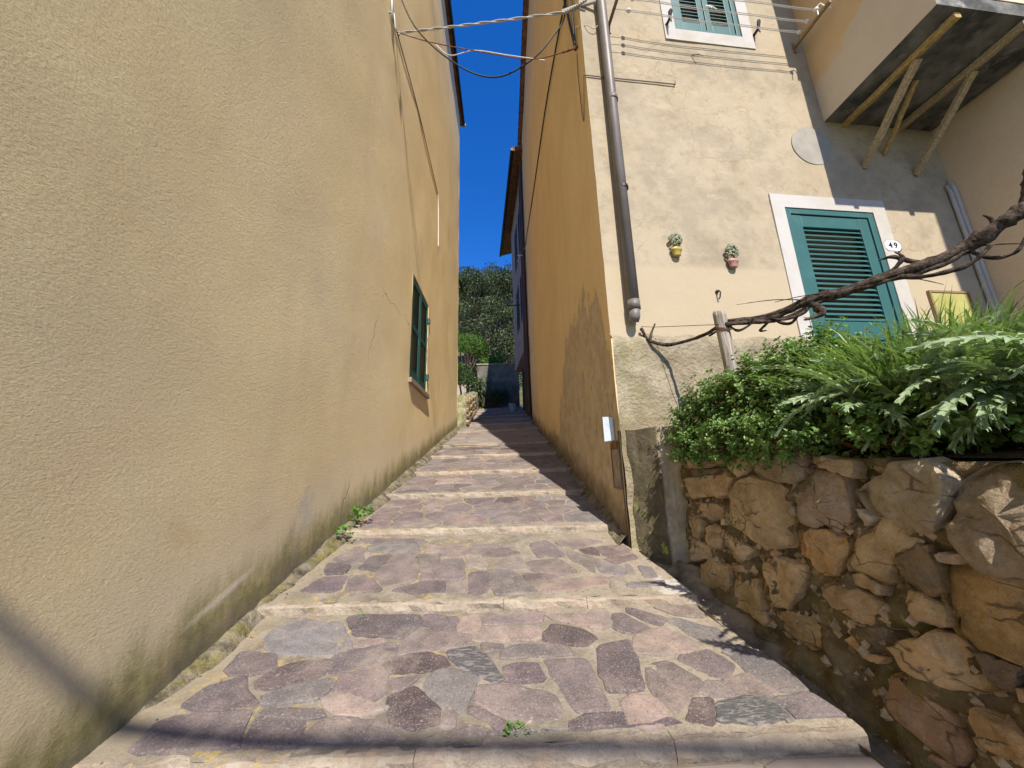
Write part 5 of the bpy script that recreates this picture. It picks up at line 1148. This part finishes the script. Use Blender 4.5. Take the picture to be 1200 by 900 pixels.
# low stone wall with ivy beyond the end of the left house
t = thing('side_stone_wall', (-1.6, 14, 2.9), 'low mossy stone wall beyond the end of the sand coloured house', 'stone wall')
m_ = MB(); pr = [(.03,-.3),(.0,.0),(-.02,.45),(-.06,.82),(-.18,.90),(-.4,.88),(-.42,-.3)]
ys_ = lin(10.62, 19.4, .12)
for y in ys_:
    for dx, dz in pr: m_.v.append((-1.05-.03*(y-10.6)+dx+fbm(dx, y, dz, 3, 4)*.10, y, .235*y+dz+fbm(dx*2, y, 3, 3, 3)*.08))
P = len(pr); m_.f = [(i*P+q, i*P+q+1, (i+1)*P+q+1, (i+1)*P+q)[::-1] for i in range(len(ys_)-1) for q in range(P-1)]+[tuple(range(P))]
m_.build('wall', m_noise2('mossy_fieldstone', (.12,.11,.065), (.38,.35,.26), 5, .95, det=7, extra=((.12,.14,.04), 4, .48, .6), bs=1, bd=.05, bscale=12), t, smooth=True)
for i in range(64):
    y = 10.7+(i % 16)*.33+random.uniform(-.05, .05); r = i//16; zz = .235*y+.08+r*.21+random.uniform(-.05, .05); q = random.uniform(.06, .12)
    m_ = MB(); x = -1.05-.03*(y-10.6)+.015; pts_ = [(y+math.cos(a)*.14*random.uniform(.8, 1.1), zz+math.sin(a)*q*random.uniform(.8, 1.1)) for a in [k*math.pi/4 for k in range(8)]]
    m_.add([(x-.04, a, b) for a, b in pts_]+[(x+.012, y+(a-y)*.85, zz+(b-zz)*.85) for a, b in pts_]+[(x+.02, y, zz)], [(k, (k+1)%8, 8+(k+1)%8, 8+k) for k in range(8)]+[(8+k, 8+(k+1)%8, 16) for k in range(8)])
    m_.build('stone', ROCK, t, color=colj(WCOL[random.choice('eedf')]))
t = thing('house_beyond', (-4.6, 27, 6.3), 'sunlit cream gable wall half hidden behind the trees', 'house')
m_ = MB(); m_.box(-4.4, -2.35, 26.5, 30, 6.0, 9.1); m_.build('wall', CREAM, t)
m_ = MB(); m_.hexa([(-4.6,26.3,9.1),(-2.15,26.3,9.1),(-2.15,30.2,9.1),(-4.6,30.2,9.1),(-4.6,26.3,9.2),(-2.15,26.3,9.2),(-2.3,29.8,9.7),(-4.4,29.8,9.7)]); m_.build('roof', TILE, t)

def tree(name, loc, label, cat, mat, clumps, n, leaf, trunk=.18, group=None, limb=True):
    t = thing(name, loc, label, cat, group); V_, F_ = [], []; L0 = Vector(loc); tk = MB()
    top = L0+Vector((0, 0, 0)); cz = sum(c[0][2] for c in clumps)/len(clumps)
    tk.tube([L0-Vector((0, 0, .6)), L0+Vector((.05, 0, cz*.35)), L0+Vector((-.04, .05, cz*.75)), L0+Vector((0, 0, cz))], [trunk, trunk*.8, trunk*.6, trunk*.3], 8)
    for (c, r_) in clumps:
        C_ = L0+Vector(c)
        if limb: tk.tube([L0+Vector((0, 0, max(.2, cz*.4))), L0.lerp(C_, .55)+Vector((0, 0, .12*cz)), C_], [trunk*.4, trunk*.28, trunk*.08], 6, cap=False)
        for i in range(int(n*(r_[0]*r_[2]))):
            d = rv(); k = random.uniform(.35, 1.0)**.5*(1+.35*noise.noise(d*2.0+C_)); p = C_+Vector((d.x*r_[0]*k, d.y*r_[1]*k, d.z*r_[2]*k))
            quad_leaf(V_, F_, p, (d*.7+rv()+Vector((0, 0, -.1))).normalized(), (d+Vector((0, 0, .8))+rv()*.6), leaf*random.uniform(.6, 1.3), leaf*random.uniform(.35, .7))
    tk.build('trunk', TRUNK, t, smooth=True); m_ = MB(); m_.v = V_; m_.f = F_; m_.build('crown', mat, t); return t
def clump(cx, cy, cz, R_, n, r0, r1, flat=.8):
    out = []
    for i in range(n):
        d = rv(.15); k = random.uniform(.45, .95); r_ = random.uniform(r0, r1); out.append(((cx+d.x*R_[0]*k, cy+d.y*R_[1]*k, cz+d.z*R_[2]*k), (r_, r_, r_*flat)))
    return out
tree('evergreen_tree', (-3.6, 36, 12.2), 'tall dark evergreen tree closing the view, left of two', 'tree', TREED, clump(0, 0, 7.2, (3.6, 2.5, 4.2), 44, .7, 1.3), 420, .20, .30)
tree('evergreen_tree', (.9, 37, 12.6), 'dark evergreen tree with thin twiggy top beside the shaded house', 'tree', TREED, clump(0, 0, 6.6, (3.8, 2.5, 4.4), 44, .7, 1.3), 420, .20, .30)
tree('evergreen_tree', (-1.3, 32, 9.4), 'lower dense evergreen in the middle below the taller crowns', 'tree', TREED, clump(0, 0, 5.0, (3.2, 2.0, 3.4), 36, .7, 1.2), 420, .19, .25)
tree('evergreen_tree', (-2.2, 45, 17), 'tallest grey green evergreen behind the other two', 'tree', TREED, clump(0, 0, 7.0, (4.0, 3, 5.0), 44, .8, 1.5), 330, .22, .35)
tree('evergreen_tree', (-9, 38, 13), 'broad evergreen on the hill behind the sand coloured house', 'tree', TREED, clump(0, 0, 6, (4.5, 3, 4), 26, 1.1, 1.7), 110, .34, .35)
tree('evergreen_tree', (7, 40, 14), 'broad evergreen on the hill behind the jettied house', 'tree', TREED, clump(0, 0, 6, (4.5, 3, 4), 26, 1.1, 1.7), 110, .34, .35)
tree('round_shrub', (-2.15, 21.5, 5.6), 'bright green round shrub standing above the side wall', 'shrub', TREEB, clump(0, 0, 3.2, (1.15, .9, .95), 18, .35, .6), 1300, .10, .10)
tree('round_shrub', (-.40, 20.6, 5.6), 'small pale green bush above the grey end wall', 'shrub', TREEB, clump(0, 0, 1.75, (.75, .5, .5), 12, .3, .42), 900, .14, .08)
tree('round_shrub', (.25, 22.0, 5.6), 'dull green bush behind the end wall near the shaded house', 'shrub', TREED, clump(0, 0, 3.3, (1.3, .8, 1.0), 14, .45, .7), 420, .16, .1)
tree('hedge', (-.6, 23.5, 5.6), 'tall dark hedge behind the grey end wall', 'hedge', TREED, [((-1.9+.45*i, random.uniform(-.3, .3), 1.9+random.uniform(-.3, .5)), (.55, .5, .9)) for i in range(10)], 700, .12, .05, limb=False)
tree('hedge', (-1.75, 14.5, 3.9), 'dark hedge of ivy growing on top of the low stone wall', 'hedge', IVY, [((.1*random.uniform(-1, 1), -3.6+.42*i, .35+.1*i+random.uniform(-.1, .12)), (.40, .38, .42)) for i in range(18)], 1500, .085, .05, limb=False)
tree('dark_bush', (-.25, 19.0, 4.4), 'low dark bush in the shade in front of the grey end wall', 'shrub', IVY, clump(0, 0, .6, (.5, .3, .5), 10, .25, .4), 700, .11, .06)
tree('dark_bush', (-1.05, 18.8, 4.5), 'deep shaded bush at the foot of the grey end wall', 'shrub', IVY, clump(0, 0, .9, (.7, .4, .9), 12, .35, .5), 600, .13, .08)
for i, (x, y) in enumerate(((.42, 15.6), (.40, 16.5))):
    m_ = MB(); z = .235*y-.02; prof = [(.12,0),(.16,.3),(.175,.3),(.175,.35),(.15,.35),(.13,.28)]; n = 14
    for r_, h in prof:
        for k in range(n): m_.v.append((x+r_*math.cos(6.283*k/n), y+r_*math.sin(6.283*k/n), z+h))
    m_.f = [(j*n+k, j*n+(k+1)%n, (j+1)*n+(k+1)%n, (j+1)*n+k) for j in range(len(prof)-1) for k in range(n)]+[tuple(range(n-1, -1, -1)), tuple((len(prof)-1)*n+k for k in range(n))]
    tag(m_.build('flower_pot', POTB, smooth=False), ('pale blue pot in the shade, nearer of two by the doors', 'pale blue pot in the shade, farther of two by the doors')[i], 'pot', 'pots by the doors')
